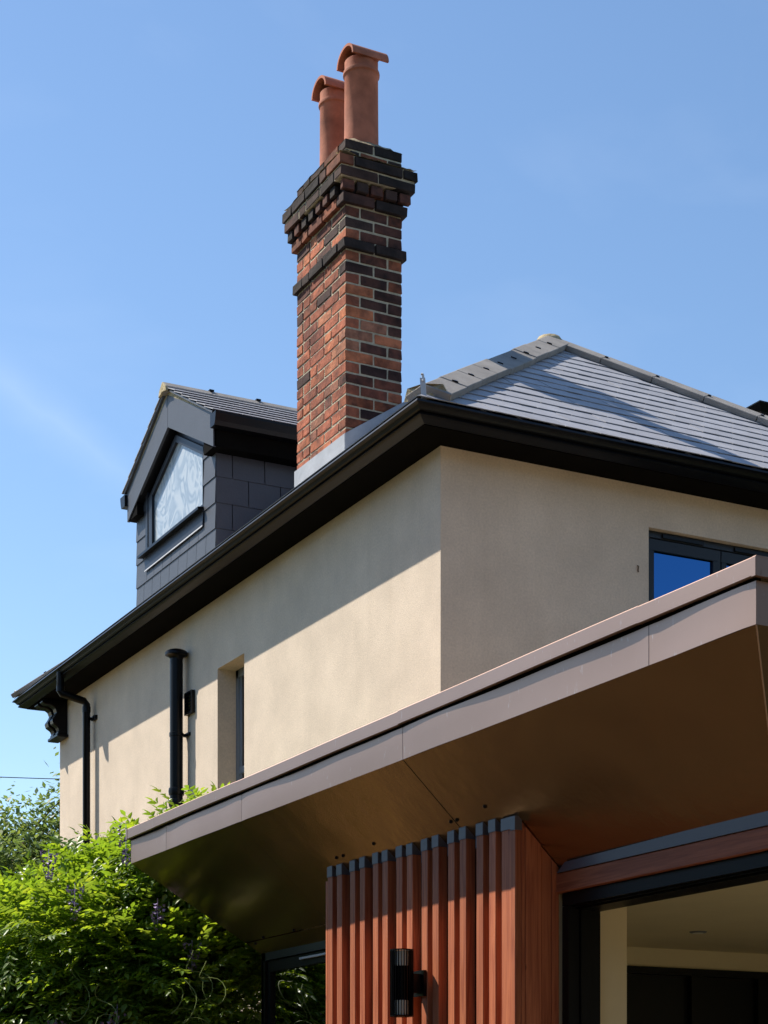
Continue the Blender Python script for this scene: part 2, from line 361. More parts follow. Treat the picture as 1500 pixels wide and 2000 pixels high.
# ------------------------------------------------------------------ ground
W, LN, ZT = 4.246, 7.452, 5.611            # house footprint (x 0..W, y 0..LN), wall top
g = MB().poly([(-90, -90, 0), (110, -90, 0), (110, 150, 0), (-90, 150, 0)]).build('lawn', M['grass']); g['kind'] = 'structure'
pt = MB().box(-5.9, 6.0, -17, -4.9, -.05, .02).build('patio', M['mortar']); pt['kind'] = 'structure'
pth = MB().box(-4.4, -1.3, -4.899, 3.2, -.05, .012).build('path', M['darkpath']); pth['kind'] = 'structure'  # unseen dark ground added to cut bounce onto the soffit
drv = MB().box(-6.2, -.02, 3.201, 13, -.05, .012).build('drive', M['drive']); drv['kind'] = 'structure'  # unseen golden ground added to reflect in the canopy soffit
slab_me = MB().box(0, .705, 0, .675, 0, .03).mesh('paving_slab', M['stone'])
for i in range(16):
    for j in range(17):
        x, y = -5.89 + i * .715, -16.99 + j * .69
        place('paving_slab', slab_me, pt, (x, y, .022 + random.uniform(0, .004)))

# ------------------------------------------------------------------ HOUSE
house = thing('house', 'cream rendered house with black eaves, slate hipped roof and tall brick chimney', 'house')
# walls: left (x=0) with recessed window, rear (y=0) with window, two plain ones
LW = (2.958, 3.475, 3.55, 5.075)           # left wall opening y0,y1,z0,z1
RW = (1.494, 3.05, 4.25, 5.36)             # rear wall opening x0,x1,z0,z1
def wall_uv(mk, u0, u1, z0, z1, hole, depth, inward):
    b = MB(); hu0, hu1, hz0, hz1 = hole
    nu = 40
    def P(u, z, d=0): return mk(u, z, d)
    us = sorted(set([u0, hu0, hu1, u1])); zs = [z0, hz0, hz1, z1]
    for i in range(3):
        for j in range(3):
            if i == 1 and j == 1: continue
            b.poly([P(us[i], zs[j]), P(us[i + 1], zs[j]), P(us[i + 1], zs[j + 1]), P(us[i], zs[j + 1])])
    for (a0, a1) in (((hu0, hz0), (hu1, hz0)), ((hu1, hz0), (hu1, hz1)), ((hu1, hz1), (hu0, hz1)), ((hu0, hz1), (hu0, hz0))):
        b.poly([P(*a0), P(*a1), P(*a1, depth), P(*a0, depth)])
    return b
wl = wall_uv(lambda u, z, d=0: (d, u, z), 0, LN, 0, ZT + .05, LW, .22, 1)
wr = wall_uv(lambda u, z, d=0: (u, d, z), 0, W, 0, ZT + .05, RW, .12, 1)
for b in (wl, wr):
    b2 = b
wl.build('wall', M['stucco'], house); wr.build('wall', M['stucco'], house)
MB().poly([(W, 0, 0), (W, LN, 0), (W, LN, ZT + .05), (W, 0, ZT + .05)]).build('wall', M['stucco'], house)
MB().poly([(0, LN, 0), (W, LN, 0), (W, LN, ZT + .05), (0, LN, ZT + .05)]).build('wall', M['stucco'], house)

def ring(prof, name, m, smooth=False, closed=False):
    """profile (outward offset, z) carried round the four eaves with mitred corners"""
    b = MB(); k = len(prof)
    for (cx, cy, sx, sy) in ((0, 0, -1, -1), (W, 0, 1, -1), (W, LN, 1, 1), (0, LN, -1, 1)):
        for o, z in prof: b.v.append((cx + sx * o, cy + sy * o * (1.24 if sy > 0 else 1), z))
    for c in range(4):
        d = (c + 1) % 4
        for i in range(k if closed else k - 1):
            j = (i + 1) % k; b.f.append((c * k + i, c * k + j, d * k + j, d * k + i))
    return b.build(name, m, house, smooth)
ring([(-.02, 5.613), (.236, 5.613), (.236, 5.640)], 'soffit', M['soffitblk'])
ring([(.2362, 5.659), (.2362, 5.617), (.242, 5.617), (.288, 5.634), (.298, 5.639), (.3035, 5.6435), (.2955, 5.6575), (.290, 5.659)], 'fascia', M['black'])
gp = [(.24, 5.661), (.29, 5.6605), (.303, 5.664), (.311, 5.670), (.317, 5.679), (.325, 5.688), (.335, 5.6925), (.3455, 5.6965), (.338, 5.7115), (.332, 5.7115), (.330, 5.704), (.316, 5.694), (.30, 5.674), (.25, 5.668)]
ring(gp, 'gutter', M['black'], False, True)

# roof --------------------------------------------------------------
OX = .344; PT = .7043; ZG = 5.707
XA = 2.123; ZA = ZG + (XA + OX) * PT         # ridge line x = XA
YF = LN + OX * 1.24; YB = YF - (XA + OX)
E_ = [(-OX + .03, -OX + .03), (W + OX - .03, -OX + .03), (W + OX - .03, YF - .03), (-OX + .03, YF - .03)]
zE = ZG + .03 * PT - .015
rf = MB()
A1 = (XA, XA, ZA - .015); A2 = (XA, YB, ZA - .015)
rf.poly([(*E_[0], zE), (*E_[1], zE), A1]); rf.poly([(*E_[1], zE), (*E_[2], zE), A2, A1])
rf.poly([(*E_[2], zE), (*E_[3], zE), A2]); rf.poly([(*E_[3], zE), (*E_[0], zE), A1, A2])
roof = rf.build('roof', M['framegrey'], house)
cs = 1 / math.sqrt(1 + PT * PT); sn = PT * cs
def slate_piece(poly, v0, dv, basept, ux, up, nrm, th=.005):
    pts = []
    for (u, v) in poly:
        lift = .007 * (1 - (v - v0) / dv) + .002
        pts.append(Vector(basept) + Vector(ux) * u + Vector(up) * v + Vector(nrm) * lift)
    return pts, Vector(nrm) * th
# rear slope (faces the garden): origin at eaves left corner, u along x, v up the slope
base = Vector((-OX + .02, -OX + .02, ZG + .02 * PT)); upv = Vector((0, cs, sn)); nr = Vector((0, -sn, cs))
width = W + 2 * OX - .04; vmax = (XA + OX - .02) / cs; GA, SW = .19, .246
row = 0; v = 0.0
while v < vmax:
    off = (row % 2) * SW / 2; n = int(width / SW) + 3
    for i in range(-1, n):
        u0 = i * SW - off + .002
        pg = [(u0, v), (u0 + SW - .005, v), (u0 + SW - .005, v + GA + .012), (u0, v + GA + .012)]
        pg = clip(pg, -1, cs, 0); pg = clip(pg, 1, cs, width) if pg else pg
        if len(pg) < 3: continue
        ar = abs(sum(pg[k][0] * pg[(k + 1) % len(pg)][1] - pg[(k + 1) % len(pg)][0] * pg[k][1] for k in range(len(pg)))) / 2
        if ar < .003: continue
        pts, th = slate_piece(pg, v, GA + .012, base, (1, 0, 0), upv, nr)
        jz = nr * random.uniform(-.0012, .0018)
        MB().prism([p + jz for p in pts], th).build('slate', M['slate'], roof)
    v += GA; row += 1
# left slope slates: one joined covering
ls = MB(); baseL = Vector((-OX + .02, -OX + .02, ZG + .02 * PT)); upL = Vector((cs, 0, sn)); nL = Vector((-sn, 0, cs)); wL = YF + OX - .04
v = 0; row = 0
while v < vmax:
    for i in range(-1, int(wL / SW) + 3):
        u0 = i * SW - (row % 2) * SW / 2 + .002
        pg = [(u0, v), (u0 + SW - .005, v), (u0 + SW - .005, v + GA + .012), (u0, v + GA + .012)]
        pg = clip(pg, -1, cs, 0); pg = clip(pg, 1, cs, wL) if pg else pg
        if len(pg) < 3: continue
        pts, th = slate_piece(pg, v, GA + .012, baseL, (0, 1, 0), upL, nL); ls.prism(pts, th)
    v += GA; row += 1
lso = ls.build('slate_covering', M['slate'], roof); lso['kind'] = 'stuff'

def hip_run(P0, P1, nA, nB, ln=.4, wing=.15, raise_=.022, thick=.035, wa=None):
    """angular concrete tiles along a hip or ridge with black clips at their joints"""
    P0, P1 = Vector(P0), Vector(P1); d = (P1 - P0); tot = d.length; d.normalize()
    nA, nB = Vector(nA).normalized(), Vector(nB).normalized()
    wA = d.cross(nA); wA = wA if wA.dot(nB - nA) < 0 else -wA
    wB = d.cross(nB); wB = wB if wB.dot(nA - nB) < 0 else -wB
    up = (nA + nB).normalized(); n = max(1, round(tot / ln)); ln = tot / n
    wa = wa or wing
    sec = [up * (raise_ + thick * 1.15), wA * wa + nA * (raise_ + thick * .9), wA * wa + nA * .012,
           up * .012, wB * wing + nB * .012, wB * wing + nB * (raise_ + thick * .9)]
    for i in range(n):
        a = P0 + d * (i * ln + .002); jig = up * random.uniform(-.003, .004)
        b = MB().prism([a + q + jig for q in sec], d * (ln - .005)); b.build('hip_tile', M['tile'], roof, bevel=.004)
        if i:
            for wv, nn in ((wA, nA), (wB, nB)):
                c = P0 + d * (i * ln) + wv * (wing * .45) + nn * (raise_ + thick)
                tri = [c - wv * .02, c + wv * .02, c + d * .022]
                MB().prism(tri, nn * .008).build('tile_clip', M['black'], roof)
    return d, up
nrear, nleft, nright, nfar = (0, -sn, cs), (-sn, 0, cs), (sn, 0, cs), (0, sn, cs)
h0 = Vector((-OX + .10, -OX + .10, ZG + .10 * PT)); h1 = Vector((XA, XA, ZA))
hip_run(h0, h1 - (h1 - h0).normalized() * .05, nleft, nrear, wa=.10)
h2 = Vector((W + OX - .045, -OX + .045, ZG + .045 * PT)); hip_run(h1 + (h2 - h1).normalized() * .05, h2, nright, nrear)
hip_run(h1 + Vector((0, .15, 0)), (XA, YB - .1, ZA), nleft, nright)
h3 = Vector((-OX + .045, YF - .045, ZG + .045 * PT)); hip_run(h3, Vector((XA, YB, ZA)), nleft, nfar)
h4 = Vector((W + OX - .045, YF - .045, ZG + .045 * PT)); hip_run(h4, Vector((XA, YB, ZA)), nright, nfar)
# mortar bedding at the hip foot and at the apex
dh = (h1 - h0).normalized()
MB().prism([h0 + Vector((-.0, -.0, -.03)), h0 + Vector((.14, -.14 * .0 - .05, .0)), h0 + Vector((.1, -.05, .062)), h0 + Vector((.0, .0, .066)), h0 + Vector((-.05, .1, .062)), h0 + Vector((-.05, .14, .0))], -dh * .02 + Vector((0, 0, .004))).build('hip_bedding', M['bed'], roof)
ap = MB(); ap.lathe([(.001, .075), (.05, .07), (.085, .055), (.11, .02), (.12, -.06)], (XA, XA + .02, ZA - .005), 12); ap.build('apex_mortar', M['bed'], roof, True)
# iron hip hooks
def hip_iron(p, dirx, h):
    p = Vector(p); q = p + Vector((0, 0, h)); o = Vector(dirx)
    MB().prism([p + Vector((-.012, .008, 0)), p + Vector((.012, -.008, 0)), p + o * .4 * h + Vector((.012, -.008, h)), p + o * .4 * h + Vector((-.012, .008, h))], Vector((.006, .006, 0))).build('hip_iron', M['galv'], roof)
    cpt = p + o * .4 * h + Vector((0, 0, h)); b = MB()
    b.tube([cpt + o * (.022 * math.cos(t)) * 1 + Vector((0, 0, .02 * math.sin(t))) + o * .022 - o * .022 for t in [k * .5 for k in range(2, 10)]], .008, 6); b.build('hip_iron', M['galv'], roof)
hip_iron((-.27, -.295, 5.70), (-.25, -.05, 0), .15)
ir = MB(); sc_ = [(-.30 + .0 * k, YF - .05 + .10 - .028 * math.cos(k * .55) * (1 - k * .06), 5.80 + .028 * math.sin(k * .55) * (1 - k * .06)) for k in range(12)]
ir.tube([(-.28, YF - .12, 5.71), (-.29, YF - .02, 5.765)] + sc_, .007, 6); ir.build('hip_iron', M['galv'], roof)

# chimney -----------------------------------------------------------
CX0, CX1, CY0, CY1 = .164, .592, 1.604, 2.388
core = MB().box(CX0 + .005, CX1 - .005, CY0 + .005, CY1 - .005, 5.9, 8.235)
core.box(CX0 - .063, CX1 + .063, CY0 - .063, CY1 + .063, 7.958, 8.099)
chim = core.build('chimney', M['mortar'], house)
bc = {}
def brick_mesh(l, d, h, m, key=0):
    k = (round(l, 3), round(d, 3), round(h, 3), m, key)
    if k not in bc:
        me = MB().box(-l / 2, l / 2, -d / 2, d / 2, -h / 2, h / 2).mesh('brick', M[m])
        bm = bmesh.new(); bm.from_mesh(me); bmesh.ops.bevel(bm, geom=list(bm.edges), offset=.003, segments=1, affect='EDGES')
        rg = random.Random(hash(k) % 9999 + key)
        for vv in bm.verts:
            vv.co += Vector((rg.uniform(-.0022, .0022), rg.uniform(-.0022, .0022), rg.uniform(-.003, .003)))
        bm.to_mesh(me); bm.free(); bc[k] = me
    return bc[k]
def brick(x0, x1, y0, y1, z0, m, h=.0615):
    l, d = x1 - x0, y1 - y0
    me = brick_mesh(l, d, h, m, random.randint(0, 2))
    return place('brick', me, chim, ((x0 + x1) / 2 + random.uniform(-.0015, .0015), (y0 + y1) / 2 + random.uniform(-.0015, .0015), z0 + h / 2 + random.uniform(-.001, .001)),
                 (random.uniform(-.004, .004), random.uniform(-.004, .004), random.uniform(-.006, .006)))
def course(z, pr, kind, pick, odd):
    X0, X1, Y0, Y1 = CX0 - pr, CX1 + pr, CY0 - pr, CY1 + pr; dp = .1025; J = .0130
    def fill(a, b, pat):
        res = []; p = a; i = 0
        while p < b - .03:
            l = pat[i % len(pat)]; e = min(p + l, b)
            if b - e < .05: e = b
            res.append((p, e)); p = e + J; i += 1
        return res
    S, H_ = .215, .1025
    if not odd:      # right face: stretchers through; left face starts with their ends
        n = (X1 - X0 - J) / 2
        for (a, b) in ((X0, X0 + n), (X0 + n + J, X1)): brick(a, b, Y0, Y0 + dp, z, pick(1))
        for (a, b) in fill(Y0 + dp + J, Y1, [S, H_, S, S, H_] if odd % 4 else [S, S, H_]): brick(X0, X0 + dp, a, b, z, pick())
        if X1 - X0 > .2: 
            for (a, b) in fill(X0 + dp + J, X1, [S]): brick(a, b, Y1 - dp, Y1, z, pick())
    else:
        for (a, b) in fill(Y0, Y1, random.choice([[S, S, H_, S], [S, H_, S, S], [S, S, S, H_]])): brick(X0, X0 + dp, a, b, z, pick())
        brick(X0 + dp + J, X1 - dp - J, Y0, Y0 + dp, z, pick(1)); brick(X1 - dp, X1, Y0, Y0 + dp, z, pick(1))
        for (a, b) in fill(X0 + dp + J, X1, [S]): brick(a, b, Y1 - dp, Y1, z, pick())
    for (a, b) in fill(Y0 + dp + J, Y1 - dp - J, [S]): brick(X1 - dp, X1, a, b, z, pick())
top = 8.103
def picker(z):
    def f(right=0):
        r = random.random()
        if right: return 'brickmix' if r < (.86 if z > 6.9 else .74) else ('brickdark' if z > 7.45 else 'brick')  # right face: soot, plus its shade put into darker bricks
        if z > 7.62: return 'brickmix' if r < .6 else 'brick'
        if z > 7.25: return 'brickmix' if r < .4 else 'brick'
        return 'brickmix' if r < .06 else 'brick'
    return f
dk = lambda r=0: 'brickdark'
dm = lambda r=0: 'brickdark' if random.random() < .5 else 'brickmix'
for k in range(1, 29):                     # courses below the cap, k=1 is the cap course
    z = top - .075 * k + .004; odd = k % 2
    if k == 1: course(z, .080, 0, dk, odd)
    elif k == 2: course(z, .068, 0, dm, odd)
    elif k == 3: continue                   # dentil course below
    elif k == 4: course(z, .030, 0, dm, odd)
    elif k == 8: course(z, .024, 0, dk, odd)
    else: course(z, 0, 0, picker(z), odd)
course(top + .005, .0, 0, dk, 1); course(top + .08, .001, 0, dk, 0)
# dentils: header ends standing out with gaps between, set on a recessed course
z3 = top - .075 * 3 + .004
course(z3, .008, 0, dk, 1)
def dentil(x0, x1, y0, y1):
    brick(x0, x1, y0, y1, z3, dm())
nd = 5
for i in range(nd):
    a = CX0 - .045 + i * (CX1 - CX0 + .09 - .085) / (nd - 1); dentil(a, a + .085, CY0 - .050, CY0 - .01)
nd = 8
for i in range(nd):
    a = CY0 - .05 + i * (CY1 - CY0 + .1 - .075) / (nd - 1)
    if i: dentil(CX0 - .050, CX0 - .01, a, a + .075)
# flaunching
fl = MB(); seg = 14; cxm, cym = (CX0 + CX1) / 2, (CY0 + CY1) / 2
for iy in range(seg + 1):
    for ix in range(seg + 1):
        u, v_ = ix / seg, iy / seg
        e = min(u, 1 - u) * (CX1 - CX0), min(v_, 1 - v_) * (CY1 - CY0)
        hgt = .115 * min(1, min(e) / .17) ** .8 + .015 * noise.noise(Vector((u * 7, v_ * 9, 1)))
        fl.v.append((CX0 - .003 + u * (CX1 - CX0 + .006), CY0 - .003 + v_ * (CY1 - CY0 + .006), 8.238 + max(0, hgt)))
for iy in range(seg):
    for ix in range(seg):
        q = iy * (seg + 1) + ix; fl.f.append((q, q + 1, q + seg + 2, q + seg + 1))
fl.build('flaunching', M['flaunch'], chim, True)
# mortar fillet on the cap ledge and on the band
ff = MB()
for (a, b) in (((CX0 - .075, CY0 - .075), (CX1 + .075, CY0 - .075)), ((CX0 - .075, CY1 + .05), (CX0 - .075, CY0 - .075))):
    n = 22; pr_ = []
    ax, ay = a; bx_, by = b
    inn = (0, .085) if ay == by else (.085, 0)
    for i in range(n + 1):
        t = i / n; px, py = ax + (bx_ - ax) * t, ay + (by - ay) * t; j = random.uniform(-.008, .008)
        pr_.append(((px + (inn[0] > 0) * j, py + (inn[1] > 0) * j, 8.104 + random.uniform(0, .004)), (px + inn[0], py + inn[1], 8.135 + random.uniform(-.008, .008))))
    for i in range(n): ff.poly([pr_[i][0], pr_[i + 1][0], pr_[i + 1][1], pr_[i][1]])
ff.build('cap_fillet', M['mortar'], chim)
# pots with half-round hoods
for (py, r, tag_) in ((1.795, .117, 0), (2.215, .106, 1)):
    px = .378; z0 = 8.265
    pot = MB().lathe([(r * 1.02, 0), (r, .2), (r * .985, .530), (r * 1.0, .533), (r * 1.075, .541), (r * 1.085, .553), (r * 1.06, .565), (r * .99, .569), (r * .98, .585), (r * .985, .632), (r * .93, .637), (r * .90, .632), (r * .88, .5)], (px, py, z0), 40)
    pot.build('chimney_pot', M['terra'], chim, True)
    hd = MB(); n = 16; Lh = .137; zt = z0 + .618; Ro = r + .012; t_ = .017; hr = .105; px = .388
    ring_o = [(math.cos(math.pi * k / n), math.sin(math.pi * k / n)) for k in range(n + 1)]
    pts = [(px - Lh, py + Ro * c, zt + hr * s) for c, s in ring_o] + [(px - Lh, py + (Ro - t_) * c, zt + (hr - t_) * s) for c, s in reversed(ring_o)]
    k = len(pts); hd.v = pts + [(p[0] + 2 * Lh, p[1], p[2]) for p in pts]
    for i in range(k):
        j = (i + 1) % k; hd.f.append((i, j, k + j, k + i))
    for i in range(n):
        hd.f.append((i, i + 1, k - 2 - i, k - 1 - i)); hd.f.append((k + i, k + k - 1 - i, k + k - 2 - i, k + i + 1))
    hd.build('pot_hood', M['terra'], chim, True)
# lead flashing: apron on the left face, raked side piece with turned-over edge
MB().box(CX0 - .014, CX0 - .005, CY0 - .012, CY1 + .015, 5.9, 6.252).build('lead_flashing', M['lead'], chim)
MB().prism([(CX0 - .014, CY0 - .008, 5.95), (CX1 + .06, CY0 - .008, 6.3), (CX1 + .06, CY0 - .008, 6.565), (CX1 + .05, CY0 - .008, 6.572), (CX0 - .012, CY0 - .008, 6.252)], (0, -.008, 0)).build('lead_flashing', M['lead'], chim)

# dormer ------------------------------------------------------------
DX, DY0, DY1, DC = .1, 3.745, 5.555, 4.60
ZEV, ZRG = 7.07, 7.56; HB = .985               # eaves and ridge heights of the boards, half width
dm_ = MB(); dm_.box(DX + .02, 4.1, DY0 + .02, DY1 - .02, 5.85, 7.05)
dm_.prism([(DX + .02, DY0 + .02, 7.05), (DX + .02, DY1 - .02, 7.05), (DX + .02, DC, 7.45)], (4.0, 0, 0))
dormer = dm_.build('dormer', M['framegrey'], house)
# cladding slates: side cheek and front, half-bond
def clad_rect(mk, u0, u1, z0, hgt, holes=()):
    pass
rowz = [6.84, 6.64, 6.438, 6.238, 6.04, 5.84]
for i in range(len(rowz) - 1):
    zt, zb = rowz[i], rowz[i + 1]
    u = DX - .004 + (0 if i % 2 else -.137); 
    while u < 1.9:
        a, b = max(u, DX - .004), min(u + .27, 1.9)
        if b - a > .03 and zt > 5.7 + a * PT:
            MB().prism([(a + .0015, DY0 - .010, zb), (b - .0015, DY0 - .010, zb), (b - .0015, DY0 - .003, zt + .02), (a + .0015, DY0 - .003, zt + .02)], (0, .008, 0)).build('cladding_slate', M['clad'], dormer)
        u += .274
MB().box(DX, 1.9, DY0 - .004, DY0 + .02, 6.84, 7.0).build('cheek_board', M['clad'], dormer)
# front slates
WY0, WY1 = 3.995, 5.29                          # window opening incl. frame
def front_slate(a, b, zb, zt):
    MB().prism([(DX - .012, a + .0012, zb), (DX - .012, b - .0012, zb), (DX - .004, b - .0012, zt + .012), (DX - .004, a + .0012, zt + .012)], (.008, 0, 0)).build('cladding_slate', M['clad'], dormer)
for i, (zt, zb) in enumerate(((7.05, 6.845), (6.845, 6.64), (6.64, 6.438))):
    front_slate(DY0, WY0, zb, zt); front_slate(WY1, DY1, zb, zt)
for i, (zt, zb) in enumerate(((6.438, 6.345), (6.345, 6.238), (6.238, 6.04), (6.04, 5.85))):
    if i == 0:
        front_slate(DY0, WY0 + .0, zb - .107, zt); front_slate(WY1, DY1, zb - .107, zt); continue
    if i == 1: lo, hi = WY0, WY1
    else: lo, hi = DY0, DY1
    u = lo - (.1 if i % 2 else .0)
    while u < hi:
        a, b = max(u, lo), min(u + .2, hi)
        if b - a > .02: front_slate(a, b, zb, zt)
        u += .203
# window: frame following the gable, swirled pane, sill and lead apron
def gz(y): return ZRG - .25 - abs(y - DC) * .497 - .06
outer = [(WY0, 6.47), (WY1, 6.47), (WY1, gz(WY1)), (DC, gz(DC)), (WY0, gz(WY0))]
inner = [(WY0 + .012, 6.50), (WY1 - .13, 6.50), (WY1 - .13, gz(WY1 - .13) - .05), (DC, gz(DC) - .06), (WY0 + .012, gz(WY0) - .06)]
fr = MB()
n = 5
for i in range(n):
    j = (i + 1) % n
    for x in (DX - .016, DX + .05): pass
    fr.prism([(DX - .012, *outer[i]), (DX - .012, *outer[j]), (DX - .012, *inner[j]), (DX - .012, *inner[i])], (.07, 0, 0))
win = fr.build('dormer_window', M['framegrey'], dormer)
MB().prism([(DX + .012, *p) for p in inner], (.008, 0, 0)).build('pane', M['swirl'], dormer)
MB().box(DX - .018, DX + .01, 5.30 - .05, 5.30, 6.48, 6.98).build('window_post', M['framegrey'], dormer)
MB().prism([(DX - .06, 3.985, 6.448), (DX - .06, 5.39, 6.448), (DX - .06, 5.39, 6.470), (DX - .06, 3.985, 6.470)], (.07, 0, .01)).build('sill', M['black'], dormer)
MB().prism([(DX - .022, 3.985, 6.33), (DX - .022, 5.31, 6.33), (DX - .012, 5.31, 6.46), (DX - .012, 3.985, 6.46)], (.006, 0, 0)).build('lead_apron', M['framegrey'], dormer)
MB().prism([(DX - .026, 3.985, 6.318), (DX - .026, 5.31, 6.318), (DX - .022, 5.31, 6.331), (DX - .022, 3.985, 6.331)], (.006, 0, 0)).build('lead_apron', M['lead'], dormer)
# barge boards
for s in (-1, 1):
    a = [(0.02, DC + s * .003, ZRG), (0.02, DC + s * HB, ZEV), (0.02, DC + s * HB, ZEV - .255 + (.0 if s < 0 else .0)), (0.02, DC + s * .003, ZRG - .262)]
    MB().prism(a, (.022, 0, 0)).build('barge_board', M['clad'], dormer)
    b = [(0.044, DC + s * .003, ZRG - .02), (0.044, DC + s * (HB - .02), ZEV - .02), (0.044, DC + s * (HB - .02), ZEV - .24), (0.044, DC + s * .003, ZRG - .25)]
    MB().prism([(.03, DC + s * .003, ZRG - .25), (.03, DC + s * (HB - .03), ZEV - .245), (.03, DC + s * (HB - .03), ZEV - .23), (.03, DC + s * .003, ZRG - .235)], (DX - .03 + .02, 0, 0)).build('verge_soffit', M['black'], dormer)
    # roof slope deck + slates
    RT = ZRG + .055; cl = math.hypot(HB + .03, RT - ZEV); uy, uz = s * (HB + .03) / cl, -(RT - ZEV) / cl
    nrm = Vector((0, s * (RT - ZEV) / cl, (HB + .03) / cl))
    ridge = Vector((0.0, DC, RT + .004))
    MB().prism([(.022, DC + s * .003, ZRG - .01), (.022, DC + s * HB, ZEV - .01), (.022, DC + s * HB, ZEV + .004), (.022, DC + s * .003, RT)], (.02, 0, 0)).build('verge_fillet', M['bed'], dormer)
    MB().prism([ridge, ridge + Vector((4.1, 0, 0)), ridge + Vector((4.1, uy * cl, uz * cl)), ridge + Vector((0, uy * cl, uz * cl))], -nrm * .015).build('dormer_roof', M['clad'], dormer)
    gauge = .185; rws = int(cl / gauge) + 1
    for r_ in range(rws):
        d1_ = cl + .03 - r_ * gauge; d0_ = max(.02, d1_ - gauge - .01)
        if d1_ < .06: continue
        x = -.01 - (r_ % 2) * .125
        while x < 2.3:
            a_, b_ = max(x, -.01), min(x + .246, 2.3)
            if b_ - a_ > .03:
                q = [ridge + Vector((a_, uy * d1_, uz * d1_)) + nrm * .016, ridge + Vector((b_, uy * d1_, uz * d1_)) + nrm * .016,
                     ridge + Vector((b_, uy * d0_, uz * d0_)) + nrm * .003, ridge + Vector((a_, uy * d0_, uz * d0_)) + nrm * .003]
                MB().prism(q, nrm * .006).build('roof_slate', M['slate'], dormer)
            x += .25
    # eaves gutter on this side with end cap
    ey = DC + s * (HB + .0); g0 = []
    prof = [(0, 0), (.085, 0), (.1, .03), (.112, .085), (.112, .1), (.0, .1)]
    MB().prism([(-.005, ey + s * o, ZEV - .12 + z) for o, z in prof], (2.2, 0, 0)).build('dormer_gutter', M['black'], dormer)
    MB().prism([(.03, ey + s * -.0, ZEV - .25), (.03, ey + s * -.22, ZEV - .25), (.03, ey + s * -.22, ZEV - .115), (.03, ey + s * -.0, ZEV - .115)], (2.2, 0, 0)).build('dormer_soffit', M['soffitblk'], dormer)
# ridge tiles on the dormer
for i in range(6):
    a = -.02 + i * .42; rz = ZRG + .052; wv = .07
    sec = [(a, DC - wv, rz - .04), (a, DC - wv, rz - .005), (a, DC, rz + .05), (a, DC + wv, rz - .005), (a, DC + wv, rz - .04)]
    MB().prism(sec, (.415, 0, 0)).build('ridge_tile', M['tile'], dormer, bevel=.004)
    if i: MB().box(a - .02, a + .02, DC - .02, DC + .02, rz + .045, rz + .058).build('tile_clip', M['black'], dormer)
MB().prism([(-.028, DC - .09, ZRG - .0), (-.028, DC - .07, ZRG + .045), (-.028, DC, ZRG + .098), (-.028, DC + .07, ZRG + .045), (-.028, DC + .09, ZRG - .0), (-.028, DC, ZRG + .02)], (.02, 0, 0)).build('ridge_end_mortar', M['bed'], dormer)

# left wall window
y0, y1, z0, z1 = LW
w1 = thing('tmp', 'x', 'x'); bpy.data.objects.remove(w1)
f = MB(); xw = .15
f.box(xw, xw + .06, y0, y1, z1 - .06, z1).box(xw, xw + .06, y0, y1, z0, z0 + .06).box(xw, xw + .06, y1 - .05, y1, z0, z1).box(xw, xw + .06, y0, y0 + .05, z0, z1)
f.box(xw + .005, xw + .055, y0 + .05, y1 - .05, 4.28, 4.33)
wf = f.build('window', M['framepale'], house)
MB().box(xw + .03, xw + .036, y0 + .05, y1 - .05, z0 + .06, z1 - .06).build('pane', M['glass'], wf)
MB().box(xw + .012, xw + .02, y1 - .085, y1 - .05, z0 + .06, z1 - .06).build('casement', M['framepale'], wf)
# rear wall window: anthracite frame, two casements
x0, x1, z0, z1 = RW; yw = .045
f = MB(); f.box(x0, x1, yw, yw + .07, z1 - .045, z1).box(x0, x0 + .035, yw, yw + .07, z0, z1).box(x1 - .05, x1, yw, yw + .07, z0, z1).box(x0, x1, yw, yw + .07, z0, z0 + .05)
rwf = f.build('window', M['framegrey'], house, bevel=.003)
cells = [(x0 + .035, 2.10), (2.10, 3.0)]
for (a, b) in cells:
    c_ = MB(); c_.box(a + .003, b - .003, yw + .006, yw + .06, z1 - .12, z1 - .047).box(a + .003, a + .045, yw + .006, yw + .06, z0 + .06, z1 - .12).box(b - .065, b - .003, yw + .006, yw + .06, z0 + .06, z1 - .12).box(a + .003, b - .003, yw + .006, yw + .06, z0 + .052, z0 + .12)
    c_.build('casement', M['framegrey'], rwf, bevel=.003)
    MB().box(a + .04, b - .06, yw + .024, yw + .032, z0 + .1, z1 - .115).build('pane', M['blueglass'], rwf)
    MB().box(a + .1, a + .42, yw - .012, yw, z1 - .038, z1 - .014).build('trickle_vent', M['black'], rwf)  # trickle vent on the frame head
# downpipe with swan neck and brackets
dp = MB().tube([(-.30, 6.47, 5.68), (-.30, 6.47, 5.51), (-.29, 6.469, 5.49), (-.09, 6.432, 5.435), (-.07, 6.43, 5.41), (-.07, 6.43, 0.05)], .034, 12)
dpo = dp.build('downpipe', M['black'], house, True)
for z in (5.53, 5.36, 3.6, 1.8): MB().tube([(-.30 if z > 5.5 else -.07, 6.47 if z > 5.5 else 6.43, z - .025), (-.30 if z > 5.5 else -.07, 6.47 if z > 5.5 else 6.43, z + .025)], .038, 12).build('collar', M['black'], dpo, True)
for z in (5.28, 3.4, 1.5):
    MB().box(-.07, .0, 6.415, 6.445, z - .012, z + .012).box(-.025, 0, 6.33, 6.43, z - .02, z + .02).build('bracket', M['black'], dpo)
